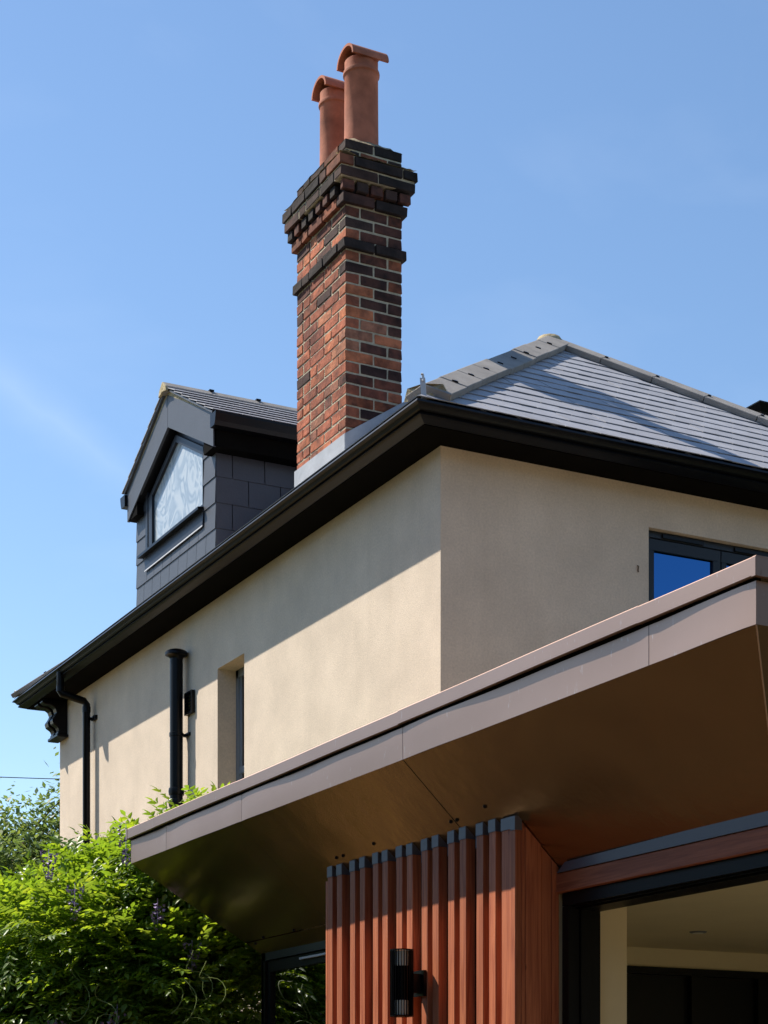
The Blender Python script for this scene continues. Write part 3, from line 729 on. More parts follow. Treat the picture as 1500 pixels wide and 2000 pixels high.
# scrolled eaves bracket at the far corner
pf = [(0, .34), (-.27, .34), (-.31, .30), (-.27, .27), (-.20, .27), (-.15, .24), (-.13, .19), (-.15, .15), (-.185, .10), (-.17, .05), (-.12, .02), (-.10, -.02), (-.115, -.03), (-.115, -.06), (0, -.06)]
for (ya, yb) in ((7.21, 7.30), (7.36, 7.47)):
    MB().prism([(x * .8, ya, 5.34 + z * .8) for x, z in pf], (0, yb - ya, 0)).build('eaves_bracket', M['black'], house, bevel=.006)
MB().box(-.11, -.001, 7.18, 7.49, 5.26, 5.29).build('eaves_bracket', M['black'], house, bevel=.006)
MB().prism([(.06, 7.453 - x * .8, 5.34 + z * .8) for x, z in pf], (.12, 0, 0)).build('eaves_bracket', M['black'], house, bevel=.006)
# small stain hole by the rear window
ck = MB(); ck.tube([(1.405, -.003, 5.105), (1.412, -.006, 5.10), (1.409, -.006, 5.075), (1.413, -.003, 5.065)], .004, 5); ck.build('screw_hook', M['bark'], house)

# soil vent pipe and wall vent
vp = thing('vent_pipe', 'thick black soil vent pipe with flared cap on the cream side wall', 'pipe')
PX, PY = -.085, 4.125
pipe = MB().tube([(PX, PY, .02), (PX, PY, 5.34)], .0515, 24); pipe.build('pipe', M['black'], vp, True)
MB().lathe([(.05, -.06), (.056, -.05), (.07, -.035), (.088, -.03), (.090, -.012), (.084, 0), (.06, .012), (.001, .016)], (PX, PY, 5.345), 28).build('cap', M['black'], vp, True)
for z in (4.69, 2.6):
    MB().lathe([(.052, -.016), (.057, -.014), (.057, .014), (.052, .016)], (PX, PY, z), 24).build('collar', M['black'], vp, True)
    MB().box(PX + .04, .0, PY - .012, PY + .012, z - .012, z + .012).box(-.015, 0, PY - .09, PY - .0, z - .014, z + .014).build('bracket', M['black'], vp)
for zc in (4.24, 4.15): MB().lathe([(.05, -.03), (.06, -.027), (.064, 0), (.06, .027), (.05, .03)], (PX, PY, zc), 24).build('collar', M['black'], vp, True)
av = thing('wall_vent', 'small black louvred air vent beside the vent pipe', 'vent')
b = MB(); b.box(-.03, .0, 3.94, 4.10, 4.84, 4.855).box(-.03, 0, 3.94, 4.10, 5.0, 5.015).box(-.03, 0, 3.94, 3.955, 4.855, 5.0).box(-.03, 0, 4.085, 4.10, 4.855, 5.0); b.build('frame', M['black'], av)
for k in range(6):
    z = 4.86 + k * .0235; MB().prism([(-.026, 3.956, z), (-.026, 4.084, z), (-.006, 4.084, z + .02), (-.006, 3.956, z + .02)], (0, 0, .004)).build('louvre', M['black'], av)

# ------------------------------------------------------------------ EXTENSION
ext = thing('garden_extension', 'flat roofed garden extension with brown metal canopy and red timber battens', 'extension')
FX, FYN, FYF, FZ = -1.774, -5.094, .404, 3.083; CT, CB = 3.28, 3.22; SL = .955
def sof(x): return FZ - SL * (x - FX)
def wavy(y, z, ph): return .0035 * math.sin(y * 3.1 + ph) + .0022 * math.sin(y * 7.3 + 1.7 * ph) + .0015 * math.sin(z * 20 + y)
# fascia panels
cuts = [FYF, -.156, -1.20, -2.868, -4.554, FYN]
for i in range(5):
    a, b = cuts[i] - (.0015 if i else 0), cuts[i + 1] + (.0015 if i < 4 else 0)
    n = max(4, int(abs(a - b) / .05)); m_ = 4; g = MB()
    for iy in range(n + 1):
        for iz in range(m_ + 1):
            y = a + (b - a) * iy / n; z = FZ + (CB - .008 - FZ) * iz / m_
            g.v.append((FX + wavy(y, z, 1.0 + i * .2) * (1 if 0 < iy < n else .3), y, z))
    for iy in range(n):
        for iz in range(m_):
            q = iy * (m_ + 1) + iz; g.f.append((q, q + 1, q + m_ + 2, q + m_ + 1))
    g.build('fascia_panel', M['brown'], ext, True)
MB().poly([(FX, FYN, FZ), (3.5, FYN, FZ), (3.5, FYN, CB - .008), (FX, FYN, CB - .008)]).build('fascia_panel', M['brown'], ext)
MB().poly([(FX, FYF, FZ), (-.02, FYF, FZ), (-.02, FYF, CB + .03), (FX, FYF, CB + .03)]).build('fascia_panel', M['brown'], ext)
MB().box(FX + .010, FX + .02, FYN + .004, FYF - .02, FZ + .01, CB + .03).build('fascia_backing', M['darkin'], ext)  # black strip put in to paint the shade of the gap under the cap
# cap flashing lengths with a drip lip
CX = FX - .020; cyn, cyf = FYN - .020, FYF + .03
ccuts = [cyf, -.02, -1.162, -2.864, -4.521, cyn]
for i in range(5):
    a, b = ccuts[i], ccuts[i + 1]; lift = (.0, .0012, .0, .0015, .0)[i]; n = max(3, int(abs(a - b) / .06)); g = MB()
    sec = [(.30, CT - .012), (.018, CT - .004), (.004, CT), (0, CT - .004), (0, CB + .004), (.004, CB), (.0195, CB + .003), (.0195, CB + .02)]
    for iy in range(n + 1):
        y = a + (b - a) * iy / n; wv = .0016 * math.sin(y * 4.2 + i)
        for (dx, z) in sec: g.v.append((CX + dx - lift + (wv if dx < .02 else 0), y - (.0007 if iy == n else 0), z + lift))
    k = len(sec)
    for iy in range(n):
        for q in range(k - 1):
            g.f.append((iy * k + q, iy * k + q + 1, (iy + 1) * k + q + 1, (iy + 1) * k + q))
    g.build('cap_flashing', M['brown'], ext, True)
MB().prism([(CX, cyn, CB), (CX, cyn, CT - .004), (CX + .004, cyn, CT), (3.5, cyn, CT), (3.5, cyn, CB)], (0, .018, 0)).build('cap_flashing', M['brown'], ext)
MB().prism([(CX, cyf, CB), (CX, cyf, CT), (-.01, cyf, CT), (-.01, cyf, CB)], (0, -.018, 0)).build('cap_flashing', M['brown'], ext)
# flat roof with an opening added out of view to brighten the room
HX0, HX1, HY0, HY1 = 1.2, 3.1, -4.4, -1.9
def holed(z0, z1, xa, xb, ya, yb):
    return MB().box(xa, HX0, ya, yb, z0, z1).box(HX1, xb, ya, yb, z0, z1).box(HX0, HX1, ya, HY0, z0, z1).box(HX0, HX1, HY1, yb, z0, z1)
rfb = holed(3.15, 3.255, -.01, 3.5, FYN + .02, -.01); rfb.box(FX + .02, -.011, FYN + .02, FYF - .02, 3.15, 3.255); rfb.build('flat_roof', M['gravel'], ext)
# sloping soffit in panels (hipped at both ends), seam strip beside the window wall
AE = .49; AW = .56
def soffit_panel(ya0, ya1, yb0, yb1, a0, a1, name, ph):
    """quad from offset a0 (edge y range ya) to a1 (yb) with shallow oil-canning"""
    n, m_ = 26, 12; g = MB(); nn = Vector((-SL, 0, -1)).normalized()
    for i in range(n + 1):
        for j in range(m_ + 1):
            t = j / m_; u = i / n; a = a0 + (a1 - a0) * t
            y = (ya0 + (ya1 - ya0) * u) * (1 - t) + (yb0 + (yb1 - yb0) * u) * t
            edge = min(u, 1 - u, t, 1 - t) * 4; edge = min(1, edge)
            wv = (.0035 * noise.noise(Vector((y * 1.9 + ph, a * 3.2, 3))) + .002 * noise.noise(Vector((y * 4.5, a * 7, ph)))) * edge
            p = Vector((FX + a, y, sof(FX + a))) + nn * wv; g.v.append(tuple(p))
    for i in range(n):
        for j in range(m_):
            q = i * (m_ + 1) + j; g.f.append((q, q + 1, q + m_ + 2, q + m_ + 1))
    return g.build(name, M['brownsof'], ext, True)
soffit_panel(FYF, -1.16, FYF - AE, -1.16, 0, AE, 'soffit_panel', 2.0)
soffit_panel(-1.161, -2.865, -1.161, -2.865, 0, AE, 'soffit_panel', 7.3)
soffit_panel(-2.871, FYN, -2.871, FYN + AE, 0, AE, 'soffit_panel', 4.1)
soffit_panel(FYF - AE - .003, -1.6, FYF - AW, -1.6, AE + .004, AW, 'soffit_strip', 1.1)
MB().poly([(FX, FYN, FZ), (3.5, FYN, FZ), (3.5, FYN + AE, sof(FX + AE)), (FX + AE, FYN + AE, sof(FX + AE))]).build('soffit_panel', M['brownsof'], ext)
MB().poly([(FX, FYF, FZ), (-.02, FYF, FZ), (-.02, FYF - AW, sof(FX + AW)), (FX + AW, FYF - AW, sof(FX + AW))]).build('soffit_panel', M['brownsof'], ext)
MB().tube([(FX + .001, FYN + .001, FZ - .001), (FX + AE, FYN + AE, sof(FX + AE) - .001)], .0025, 5).build('hip_trim', M['brown'], ext)
# upper lining that closes the soffit from above
MB().poly([(FX + .02, FYF - .03, 3.12), (FX + .02, FYN + .03, 3.12), (FX + AE, FYN + .4, sof(FX + AE) + .04), (FX + AE, FYF - .5, sof(FX + AE) + .04)]).build('soffit_lining', M['darkin'], ext)
# rivets / clips along the soffit joints
rv = [(-1.535, -2.84, 0), (-1.535, -2.89, 0), (-1.54, -2.15, 0), (-1.53, -1.75, 0), (-1.53, -1.82, 0), (-1.55, -3.14, 0), (-1.29, -.35, 0), (-1.29, -.75, 0), (-1.27, -.2, 0), (-1.29, -1.15, 0)]
for (x, y, _) in rv: MB().lathe([(.006, -.007), (.008, -.003), (.008, .004)], (x, y, sof(x)), 8).build('rivet', M['black'], ext)

# timber batten wall -------------------------------------------------
SX = -1.504
ribs = [(-1.602, -1.654), (-1.700, -1.755), (-1.837, -1.89), (-1.939, -1.99), (-2.07, -2.123), (-2.164, -2.217), (-2.297, -2.352), (-2.395, -2.448), (-2.529, -2.583), (-2.625, -2.679), (-2.759, -2.813), (-2.858, -2.911), (-2.996, -3.049), (-3.092, -3.144)]
TZ = 2.771; ZB = .03
def batten(a, b, xf, xb, ztop, capz, name='batten'):
    o = MB().box(xf, xb, b, a, ZB, ztop).build(name, M['wood'], ext, bevel=.0018)
    MB().box(xf - .003, xb + .001, b - .002, a + .002, ztop - .002, capz).build('end_cap', M['cap'], ext, bevel=.001)
for (a, b) in ribs:
    dz = random.uniform(-.003, .003); batten(a, b, SX + random.uniform(-.0008, .0008), SX + .044, TZ + .006 + dz, 2.826 + dz)
for i in range(1, 14, 2):                 # recessed strips between the pairs of battens
    a = ribs[i][1] - .036; b = ribs[i + 1][0] + .0 if i + 1 < 14 else -3.188
    if i + 1 < 14: batten(a, b + .001, SX + .027, SX + .045, 2.735, 2.79, 'strip')
batten(-3.186, -3.262, SX + .003, SX + .045, TZ - .003, 2.815)
MB().box(SX, SX + .03, -3.294, -3.2635, ZB, 2.76).build('corner_board', M['wood'], ext, bevel=.002)
MB().box(SX - .003, SX + .03, -3.296, -3.262, 2.758, 2.812).build('end_cap', M['cap'], ext)
MB().box(SX + .046, SX + .056, -3.262, -1.60, ZB, 2.76).build('backing_board', M['woodback'], ext)
MB().box(SX + .0, SX + .05, -1.5985, -1.58, ZB, 2.76).build('corner_board', M['wood'], ext)
# return of the batten wall
for (xa, xb) in ((SX + .031, -1.459), (-1.456, -1.384), (-1.381, -1.334), (-1.331, -1.297)):
    z1_ = sof(xb) - .004; z0_ = sof(xa) - .004
    d_ = .0 if xa < -1.4 else .006
    MB().prism([(xa, -3.294 + d_, ZB), (xb, -3.294 + d_, ZB), (xb, -3.294 + d_, z1_), (xa, -3.294 + d_, z0_)], (0, .02, 0)).build('return_board', M['wood'], ext, bevel=.0015)
# pier core
MB().box(SX + .057, -.985, -3.27, -1.62, 0, 2.66).build('pier', M['plaster'], ext)
MB().box(-1.16, -.98, -3.298, -3.271, 0, 2.70).build('pier_lining', M['plaster'], ext)

# sliding door opening: header beam, flashing, black frame
MB().box(-1.31, -1.25, -4.62, -3.27, 2.522, 2.60).build('header_beam', M['woodh'], ext, bevel=.003)
MB().prism([(-1.317, -4.62, 2.600), (-1.317, -3.30, 2.600), (-1.317, -3.36, 2.636), (-1.317, -4.62, 2.652)], (.01, 0, 0)).build('header_flashing', M['cap'], ext)
fr = MB(); fr.box(-1.29, -1.25, -4.6, -3.30, 2.470, 2.521).box(-1.25, -1.13, -4.6, -3.30, 2.455, 2.53).box(-1.27, -1.262, -4.6, -3.3, 2.462, 2.47)
fr.build('door_head_track', M['darkin'], ext)
jb = MB(); jb.box(-1.29, -1.24, -3.345, -3.30, .02, 2.468).box(-1.235, -1.19, -3.352, -3.30, .02, 2.454).box(-1.185, -1.14, -3.345, -3.30, .02, 2.454); jb.build('door_jamb', M['darkin'], ext)
MB().box(-1.28, -1.14, -4.64, -4.58, .02, 2.47).build('corner_post', M['darkin'], ext)
MB().box(-1.25, 3.2, -4.64, -4.56, 2.47, 2.66).build('end_header', M['darkin'], ext)
# room
MB().box(-1.28, 3.3, -4.6, -.15, -.02, .04).build('room_floor', M['floor'], ext)
holed(2.69, 2.72, -1.24, 3.3, -4.6, -.2).build('ceiling', M['plaster'], ext)
MB().box(HX0 - .02, HX0, HY0 - .02, HY1 + .02, 2.721, 3.34).box(HX1, HX1 + .02, HY0 - .02, HY1 + .02, 2.721, 3.34).box(HX0, HX1, HY0 - .02, HY0, 2.721, 3.34).box(HX0, HX1, HY1, HY1 + .02, 2.721, 3.34).build('rooflight_kerb', M['plaster'], ext)
MB().box(HX0 - .02, HX1 + .02, HY0 - .02, HY1 + .02, 3.341, 3.352).build('rooflight_pane', M['clearglass'], ext)
MB().box(-1.3, -1.2, -4.6, -3.0, 2.61, 2.74).build('ceiling_edge', M['darkin'], ext)
bw = MB(); bw.box(-1.0, 3.3, -.25, -.2, 2.575, 2.69).box(-1.0, 1.0, -.25, -.2, 0, 2.575).build('back_wall', M['plaster'], ext)
MB().box(1.0, 3.3, -.27, -.2, 2.53, 2.574).build('back_frame', M['darkin'], ext)
for (a, b) in ((1.0, 1.07), (1.62, 1.71), (2.14, 2.2)): MB().box(a, b, -.275, -.2, 0, 2.529).build('back_frame', M['darkin'], ext)
for (a, b) in ((1.07, 1.62), (1.71, 2.14), (2.2, 3.3)): MB().box(a, b, -.23, -.22, 0, 2.529).build('back_pane', M['darkin'], ext)
MB().box(3.25, 3.3, -4.6, -.2, 0, 2.69).build('side_wall', M['plaster'], ext)
MB().lathe([(.001, -.006), (.035, -.006), (.046, -.003), (.05, .002)], (1.02, -1.13, 2.688), 24).build('downlight', M['framepale'], ext, True)
MB().lathe([(.001, -.0075), (.03, -.0075), (.031, -.006)], (1.02, -1.13, 2.688), 20).build('downlight', M['diffuser'], ext, True)

# window beside the battens
xw = -1.217; yf, yn = FYF - AW, -1.6
f = MB(); f.box(xw, xw + .06, yn, yf, 2.508, 2.556).box(xw, xw + .06, yf - .03, yf, .02, 2.508); f.box(xw, xw + .06, yn, yf, .02, .08)
lw = f.build('window', M['framegrey'], ext, bevel=.003)
MB().box(xw + .014, xw + .06, yn, yf - .03, 2.445, 2.507).box(xw + .014, xw + .06, yf - .09, yf - .031, .08, 2.445).build('window_sash', M['darkin'], lw)
MB().box(xw + .03, xw + .04, yn, yf - .09, .08, 2.445).build('pane', M['mirrorglass'], lw)
MB().box(xw - .004, xw + .012, -1.05, -.66, 2.478, 2.488).build('trickle_vent', M['galv'], lw)  # bright bar drawn in for a silver reflection in the glass
MB().box(xw + .3, xw + .32, yn, yf, 0, 2.55).build('blind', M['darkin'], ext)
MB().box(xw + .0, -.02, yf - .05, yf, 0, 2.56).build('end_wall', M['darkin'], ext)

# ------------------------------------------------------------------ wall lamp
lamp = thing('wall_lamp', 'black cylindrical finned wall lamp on the red timber battens', 'lamp')
LX, LY, LZ0, LZ1, LR = -1.60, -2.53, 2.066, 2.352, .0505
nf = 24
fm = None
for k in range(nf):
    t = 2 * math.pi * k / nf
    if fm is None: fm = MB().box(LR - .010, LR, -.0013, .0013, 0, LZ1 - LZ0).mesh('fin', M['black'])
    place('fin', fm, lamp, (LX, LY, LZ0), (0, 0, t))
MB().lathe([(.001, .07), (.038, .07), (.038, .215), (.001, .215)], (LX, LY, LZ0), 24).build('body', M['black'], lamp, True)
MB().lathe([(.001, .216), (.0405, .216), (.0405, .278), (.001, .28)], (LX, LY, LZ0), 24).build('diffuser', M['diffuser'], lamp, True)
MB().lathe([(.001, .003), (.0405, .004), (.0405, .069), (.001, .069)], (LX, LY, LZ0), 24).build('diffuser', M['diffuser'], lamp, True)
for z in (.0, .28):
    MB().lathe([(LR - .012, 0), (LR - .001, 0), (LR - .001, .006), (LR - .012, .006), (LR - .012, 0)], (LX, LY, LZ0 + z), 30).build('ring', M['black'], lamp)
MB().box(LX + .03, SX - .012, LY - .02, LY + .02, 2.17, 2.25).build('arm', M['black'], lamp)
MB().box(SX - .014, SX - .001, LY - .045, LY + .045, 2.155, 2.265).build('back_plate', M['black'], lamp)

# ------------------------------------------------------------------ WISTERIA
wis = thing('wisteria', 'large leafy green wisteria with lilac flowers beside the brown canopy', 'climbing plant')
def leaflet(b, p, d, side, L_, wd, fold):
    d = d.normalized(); s = side.normalized(); n = d.cross(s)
    m1, m2 = p + d * L_ * .35, p + d * L_ * .72 - n * L_ * .05
    tip = p + d * L_ - n * L_ * .14
    l1, r1 = m1 + s * wd * .5 + n * fold, m1 - s * wd * .5 + n * fold
    l2, r2 = m2 + s * wd * .33 + n * fold * .6, m2 - s * wd * .33 + n * fold * .6
    k = len(b.v); b.v += [tuple(q) for q in (p, l1, m1, r1, l2, m2, r2, tip)]
    b.f += [(k, k + 1, k + 2), (k, k + 2, k + 3), (k + 1, k + 4, k + 5, k + 2), (k + 2, k + 5, k + 6, k + 3), (k + 4, k + 7, k + 5), (k + 5, k + 7, k + 6)]
def compound(b, M4, rng, npair=5, Lr=.18, ll=.066, droop=.5):
    X = lambda v: M4 @ Vector(v)
    O = M4.to_translation(); Rm = M4.to_3x3()
    for i in range(npair):
        t = (i + .6) / npair; z = -droop * Lr * t * t
        p = Vector((Lr * t, 0, z))
        for s in (-1, 1):
            d = Vector((.55 + rng.uniform(-.15, .15), s * .85, -.25 - rng.uniform(0, .35))); L_ = ll * rng.uniform(.8, 1.15) * (1 - .25 * abs(t - .5))
            dw = Rm @ d; sw = Rm @ Vector((.85, -s * .55, 0)); leaflet(b, X(p), dw, sw, L_, L_ * .42, L_ * .07)
    dw = Rm @ Vector((1, 0, -.6)); leaflet(b, X((Lr, 0, -droop * Lr)), dw, Rm @ Vector((0, 1, 0)), ll, ll * .42, ll * .07)
rng = random.Random(5)
def orient(p, outdir, rng):
    o = (outdir + Vector((rng.uniform(-.6, .6), rng.uniform(-.6, .6), rng.uniform(-.55, .35)))).normalized()
    upg = (Vector((0, 0, 1)) + outdir * .5 + Vector((rng.uniform(-.5, .5), rng.uniform(-.5, .5), 0))).normalized()
    y = upg.cross(o).normalized(); z = o.cross(y)
    m = Matrix((o, y, z)).transposed().to_4x4(); m.translation = p; return m
BL = [((-1.95, 1.45, 2.58), (.62, .75, .50)), ((-1.35, 1.45, 2.86), (.5, .7, .50)), ((-.85, 1.25, 3.02), (.5, .6, .47)), ((-2.45, 1.9, 2.25), (.55, .6, .60)),
      ((-1.7, .95, 2.3), (.55, .45, .68)), ((-1.25, .65, 2.15), (.5, .34, .6)), ((-2.25, 1.5, 2.1), (.6, .6, .5)), ((-1.5, 1.9, 2.2), (.8, .7, .55)), ((-.75, 1.0, 2.3), (.6, .55, .6)), ((-1.5, .9, 2.0), (.7, .45, .4)), ((-2.9, 2.1, 2.0), (.5, .6, .5)), ((-1.6, 1.5, 2.98), (.4, .4, .3)), ((-1.22, .95, 3.16), (.4, .3, .25))]
def blocked(p):
    if p.x > -1.86 and p.y < .5 and p.z > 2.3 and p.z > sof(max(p.x, FX)) - .05: return True
    if p.x > -1.3 and p.y < .05: return True
    if p.x > -.1: return True
    return False
leaves = []
for (c, r) in BL:
    c = Vector(c); cnt = int(1450 * (r[0] * r[1] + r[1] * r[2] + r[0] * r[2]))
    for _ in range(cnt):
        d = Vector((rng.gauss(0, 1), rng.gauss(0, 1), rng.gauss(0, 1))).normalized()
        rad = rng.uniform(.62, 1.04) if rng.random() < .8 else rng.uniform(.2, .7)
        lump = 1 + .16 * noise.noise(d * 2.3 + c)
        p = c + Vector((d.x * r[0], d.y * r[1], d.z * r[2])) * rad * lump
        if blocked(p): continue
        deep = False
        for (c2, r2) in BL:
            q = p - Vector(c2); 
            if (q.x / r2[0]) ** 2 + (q.y / r2[1]) ** 2 + (q.z / r2[2]) ** 2 < .3: deep = True
        if deep and rng.random() < .6: continue
        leaves.append((p, d))
camp = Vector((-5.2145, -9.3493, 1.6))
# top trailing shoots over the canopy edge
for k in range(46):
    p = Vector((rng.uniform(-1.5, -.7), rng.uniform(.55, 1.0), rng.uniform(3.28, 3.48))); leaves.append((p, Vector((rng.uniform(-.5, .5), -.5, .8)).normalized()))
def score(pd): return (pd[0] - camp).length - .9 * pd[1].dot((camp - pd[0]).normalized()) - .3 * pd[0].z
leaves.sort(key=score)
var = []
for k in range(8):
    b = MB(); compound(b, Matrix.Identity(4), random.Random(100 + k), npair=random.Random(k).choice([4, 5, 5, 6]), Lr=.20, droop=.3 + .08 * (k % 5))
    me = b.mesh('leaf', M['leafo'] if k % 4 else M['young'])
    var.append(me)
for (p, d) in leaves[:290]:
    m = orient(p, d, rng); o = place('leaf', rng.choice(var), wis); o.matrix_world = m @ Matrix.Scale(rng.uniform(.85, 1.15), 4)
fo = MB(); fy = MB()
for (p, d) in leaves[290:]:
    m = orient(p, d, rng) @ Matrix.Scale(rng.uniform(.8, 1.15), 4)
    compound(fy if rng.random() < .18 else fo, m, rng, npair=rng.choice([4, 5]), Lr=.2, droop=rng.uniform(.2, .7))
def raw_build(b, name, m, parent):
    me = bpy.data.meshes.new(name); me.from_pydata(b.v, [], b.f); me.materials.append(m); return place(name, me, parent)
o = raw_build(fo, 'foliage', M['leaf'], wis); o['kind'] = 'stuff'
o = raw_build(fy, 'young_foliage', M['young'], wis); o['kind'] = 'stuff'
# trunk and branches
for k, (bx_, by) in enumerate(((-1.6, 1.3), (-2.2, 1.7), (-1.1, 1.2))):
    pts = [(bx_ + .06 * math.sin(i * 1.1 + k), by + .06 * math.cos(i * 1.3), .0 + i * .3) for i in range(9)]
    MB().tube(pts, .045, 8, r2=.018).build('trunk', M['bark'], wis, True)
for k in range(10):
    a = Vector((rng.uniform(-2.2, -1.1), rng.uniform(1.0, 1.7), rng.uniform(1.5, 2.3))); e = a + Vector((rng.uniform(-.5, .5), rng.uniform(-.8, .1), rng.uniform(.2, .8)))
    if blocked(e): continue
    mid = (a + e) / 2 + Vector((rng.uniform(-.15, .15), rng.uniform(-.15, .15), .1)); MB().tube([a, mid, e], .013, 6, r2=.006).build('branch', M['bark'], wis, True)
# curling tendrils
for k in range(8):
    a = Vector((rng.uniform(-2.2, -1.25), rng.uniform(.2, .6), rng.uniform(2.3, 2.75))) if k > 1 else Vector((-1.45 - .1 * k, .12, 2.52 - .1 * k))
    if blocked(a): a.y = .6
    pts = []; ph = rng.uniform(0, 6); ln_ = rng.uniform(.3, .75)
    for i in range(18):
        t = i / 17; pts.append(a + Vector((.10 * math.sin(ph + t * 8) * (t ** .6) + .05 * t, -.12 * t + .05 * math.cos(ph + t * 8), -ln_ * t * (1 - .5 * t) + .09 * math.sin(t * 10 + ph) * t)))
    MB().tube(pts, .003, 5, r2=.0018).build('tendril', M['stem'], wis, True)
# flower racemes
for (px, py, pz) in ((-2.02, .66, 2.98), (-1.85, .78, 2.86), (-1.58, .5, 2.90), (-1.40, .42, 2.66), (-1.70, .7, 3.34), (-1.50, .75, 3.38), (-1.85, .42, 2.28), (-1.9, .4, 2.22), (-1.2, .7, 3.42), (-2.1, .9, 3.2), (-2.15, .6, 2.2)):
    b = MB(); ln_ = rng.uniform(.16, .26); b.tube([(px, py, pz + .01), (px, py, pz - ln_)], .002, 5)
    for i in range(46):
        t = rng.random() ** .8; rad = .042 * (1 - t * .75); a = rng.uniform(0, 6.28)
        p = Vector((px + rad * math.cos(a), py + rad * math.sin(a), pz - ln_ * t)); s = 1.25 * .016 * (1 - .4 * t)
        d = Vector((math.cos(a), math.sin(a), rng.uniform(-.4, .5))).normalized(); sd_ = d.cross(Vector((0, 0, 1))).normalized(); u_ = d.cross(sd_)
        k = len(b.v); b.v += [tuple(q) for q in (p, p + d * s * .7 + sd_ * s * .7, p + d * s * 1.2 + u_ * s * .3, p + d * s * .7 - sd_ * s * .7, p + d * s * .5 + u_ * s)]
        b.f += [(k, k + 1, k + 2), (k, k + 2, k + 3), (k, k + 1, k + 4), (k, k + 4, k + 3)]
    raw_build(b, 'flower_raceme', M['flower'], wis)

# ------------------------------------------------------------------ trees, added light blockers, neighbours, cable
def leafy_tree(name, label, x, y, h, rad, nleaf, leafsize, m, cat='tree', seed=1, low=.35, sparse=.5, group=None):
    rg = random.Random(seed); t = thing(name, label, cat, group)
    tr = MB(); tr.tube([(x, y, 0), (x + .1, y, h * .3), (x, y + .1, h * .62), (x + .05, y, h * .9)], .02 * h, 10, r2=.005 * h)
    tips = []
    for k in range(46):
        z = h * rg.uniform(low, .92); a = rg.uniform(0, 6.28); rr = rad * math.sqrt(max(.12, 1 - ((z / h - .62) / .42) ** 2)) * rg.uniform(.6, 1.05)
        e = Vector((x + rr * math.cos(a), y + rr * math.sin(a), z + rg.uniform(.05, .14) * h)); s = Vector((x, y, z * .85))
        tr.tube([s, (s + e) / 2 + Vector((0, 0, .03 * h)), e], .004 * h, 5, r2=.001 * h); tips.append((s, e))
    tr.build('trunk', M['bark'], t, True)
    b = MB(); per = nleaf // len(tips)
    for (s, e) in tips:
        for i in range(per):
            u_ = rg.uniform(.35, 1.12); c = s.lerp(e, u_) + Vector((rg.gauss(0, .1), rg.gauss(0, .1), rg.gauss(0, .085))) * rad * 1.15
            d = Vector((rg.uniform(-1, 1), rg.uniform(-1, 1), rg.uniform(-.9, .4))).normalized(); sd_ = d.cross(Vector((rg.uniform(-.4, .4), rg.uniform(-.4, .4), 1))).normalized()
            L_ = leafsize * rg.uniform(.6, 1.3); k = len(b.v)
            b.v += [tuple(q) for q in (c, c + d * L_ * .5 + sd_ * L_ * .24, c + d * L_, c + d * L_ * .5 - sd_ * L_ * .24)]; b.f += [(k, k + 1, k + 2, k + 3)]
    raw_build(b, 'crown', m, t); return t
leafy_tree('garden_tree', 'pale green airy tree behind the far end of the house', 2.3, 18.6, 7.0, 1.9, 46000, .12, M['treeleaf'], seed=3)
leafy_tree('garden_tree', 'lower dense green tree at the left edge behind the wisteria', .9, 17.5, 5.6, 1.9, 46000, .12, M['treeleaf'], seed=9)
leafy_tree('garden_shrub', 'tall leafy shrub mirrored in the dark extension window', -5.2, 6.6, 3.9, 1.3, 5000, .12, M['leaf'], cat='shrub', seed=21, low=.15)
hd_ = thing('boundary_hedge', 'tall clipped dark hedge along the garden boundary facing the canopy', 'hedge')  # unseen hedge added to darken the soffit
hb = MB(); rgh = random.Random(77)
MB().box(-7.6, -6.75, -8.0, 7.5, 0, 3.75).build('hedge_core', M['earth'], hd_)
for k in range(16000):
    f_ = rgh.random(); y = rgh.uniform(-8.1, 7.6); z = rgh.uniform(0, 3.9) if f_ < .8 else rgh.uniform(3.7, 4.0)
    x = -6.72 + rgh.gauss(0, .07) if f_ < .8 else rgh.uniform(-7.7, -6.6)
    c = Vector((x, y, z)); d = Vector((rgh.uniform(-.3, 1), rgh.uniform(-1, 1), rgh.uniform(-.6, .8))).normalized(); sd_ = d.cross(Vector((.2, .1, 1))).normalized(); L_ = rgh.uniform(.08, .16); k2 = len(hb.v)
    hb.v += [tuple(q) for q in (c, c + d * L_ * .5 + sd_ * L_ * .28, c + d * L_, c + d * L_ * .5 - sd_ * L_ * .28)]; hb.f.append((k2, k2 + 1, k2 + 2, k2 + 3))
ho = raw_build(hb, 'hedge_leaves', M['leaf'], hd_); ho['kind'] = 'stuff'
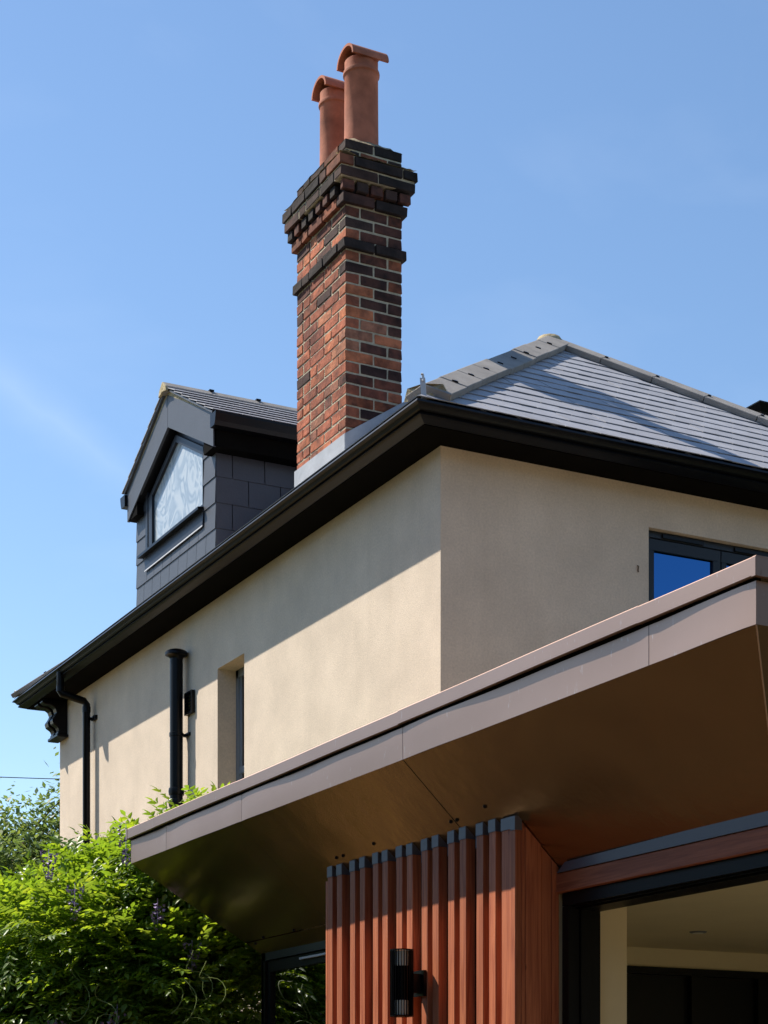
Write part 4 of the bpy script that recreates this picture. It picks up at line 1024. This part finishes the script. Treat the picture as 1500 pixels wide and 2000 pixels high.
def blocker_belt(name, label, x0, y0, x1, y1, h, n, seed):  # unseen trees added to cut sky fill on the shaded faces
    rg = random.Random(seed); t = thing(name, label, 'trees'); b = MB(); cr_ = MB(); N_ = 18; tops = [h * rg.uniform(.8, 1.0) for _ in range(N_ + 1)]
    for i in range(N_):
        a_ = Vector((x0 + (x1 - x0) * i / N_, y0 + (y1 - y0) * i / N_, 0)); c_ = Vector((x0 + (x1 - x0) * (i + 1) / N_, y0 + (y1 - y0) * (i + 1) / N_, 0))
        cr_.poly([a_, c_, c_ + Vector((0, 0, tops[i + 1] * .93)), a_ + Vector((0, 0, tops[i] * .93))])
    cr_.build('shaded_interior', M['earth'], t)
    for _ in range(n):
        u = rg.random(); k = min(N_ - 1, int(u * N_)); tp = tops[k] + (tops[k + 1] - tops[k]) * (u * N_ - k)
        c = Vector((x0 + (x1 - x0) * u + rg.gauss(0, .35), y0 + (y1 - y0) * u + rg.gauss(0, .35), rg.random() ** .8 * tp * 1.03))
        d = Vector((rg.uniform(-1, 1), rg.uniform(-1, 1), rg.uniform(-.6, .6))).normalized(); sd_ = d.cross(Vector((.2, .1, 1))).normalized(); L_ = rg.uniform(.25, .5); k2 = len(b.v)
        b.v += [tuple(q) for q in (c, c + d * L_ * .5 + sd_ * L_ * .3, c + d * L_, c + d * L_ * .5 - sd_ * L_ * .3)]; b.f.append((k2, k2 + 1, k2 + 2, k2 + 3))
    o_ = raw_build(b, 'foliage', M['leafbelt'], t); o_['kind'] = 'stuff'
blocker_belt('boundary_trees', 'belt of dark trees closing the garden behind the viewer', -16, -18, 16, -18, 11.5, 10000, 31)
blocker_belt('boundary_trees', 'belt of dark trees beyond the clipped hedge', -14.5, -18, -14.5, 4, 9.5, 9000, 32)
# neighbouring house with matching black eaves
nb = thing('neighbour_house', 'neighbouring house showing only its black eaves corner behind the right hip', 'house')
nx, ny, nz = 5.1, 3.28, 7.70
MB().box(nx, nx + 6, ny, ny + 7, 0, nz).build('wall', M['stucco'], nb)
def ring2(prof, m, name):
    b = MB(); k = len(prof)
    for (cx, cy, sx, sy) in ((nx, ny, -1, -1), (nx + 6, ny, 1, -1), (nx + 6, ny + 7, 1, 1), (nx, ny + 7, -1, 1)):
        for o, z in prof: b.v.append((cx + sx * o, cy + sy * o, z))
    for c in range(4):
        d = (c + 1) % 4
        for i in range(k - 1): b.f.append((c * k + i, c * k + i + 1, d * k + i + 1, d * k + i))
    b.build(name, m, nb)
ring2([(-.02, nz + .002), (.23, nz + .002), (.23, nz + .05)], M['soffitblk'], 'soffit')
ring2([(.232, nz + .05), (.232, nz + .006), (.30, nz + .03), (.344, nz + .09), (.344, nz + .1), (.335, nz + .1), (.25, nz + .05)], M['black'], 'gutter')
rb = MB(); q = [(nx - .3, ny - .3, nz + .08), (nx + 6.3, ny - .3, nz + .08), (nx + 6.3, ny + 7.3, nz + .08), (nx - .3, ny + 7.3, nz + .08)]
rb.poly([q[0], q[1], (nx + 3, ny + 3, nz + 1.6)]); rb.poly([q[1], q[2], (nx + 3, ny + 4, nz + 1.6), (nx + 3, ny + 3, nz + 1.6)]); rb.poly([q[2], q[3], (nx + 3, ny + 4, nz + 1.6)]); rb.poly([q[3], q[0], (nx + 3, ny + 3, nz + 1.6), (nx + 3, ny + 4, nz + 1.6)])
rb.build('roof', M['slate'], nb)
# house across the gardens, mirrored in the extension window
mh = thing('mirrored_house', 'pale house across the gardens mirrored in the dark extension window', 'house')
MB().box(-14.0, -7.4, 17, 24, 0, 5.2).build('wall', M['whitewall'], mh)
MB().prism([(-14.3, 16.7, 5.2), (-7.1, 16.7, 5.2), (-10.7, 16.7, 8.0)], (0, 7.6, 0)).build('roof', M['redroof'], mh)
for (x, z) in ((-12.8, 1.0), (-12.8, 3.5), (-10.9, 3.5), (-9.0, 1.0), (-9.0, 3.5)):
    MB().box(x, x + 1.0, 16.97, 17.02, z, z + 1.2).build('window', M['glass'], mh)
    MB().box(x - .06, x + 1.06, 16.93, 16.968, z + 1.2, z + 1.28).box(x - .06, x + 1.06, 16.93, 16.968, z - .08, z).box(x + .47, x + .53, 16.93, 16.968, z, z + 1.2).build('window_frame', M['whitewall'], mh)
# overhead cable from a pole out of frame to the back of the house
pts = []
for i in range(25):
    t = i / 24; pts.append((-9 + 17.2 * t, 19.6 - 8.8 * t, 7.05 - .9 * t - 1.2 * t * (1 - t)))
cb = MB().tube(pts, .006, 5).build('overhead_cable', M['darkin']); tag(cb, 'thin overhead cable crossing the sky by the background tree', 'cable')
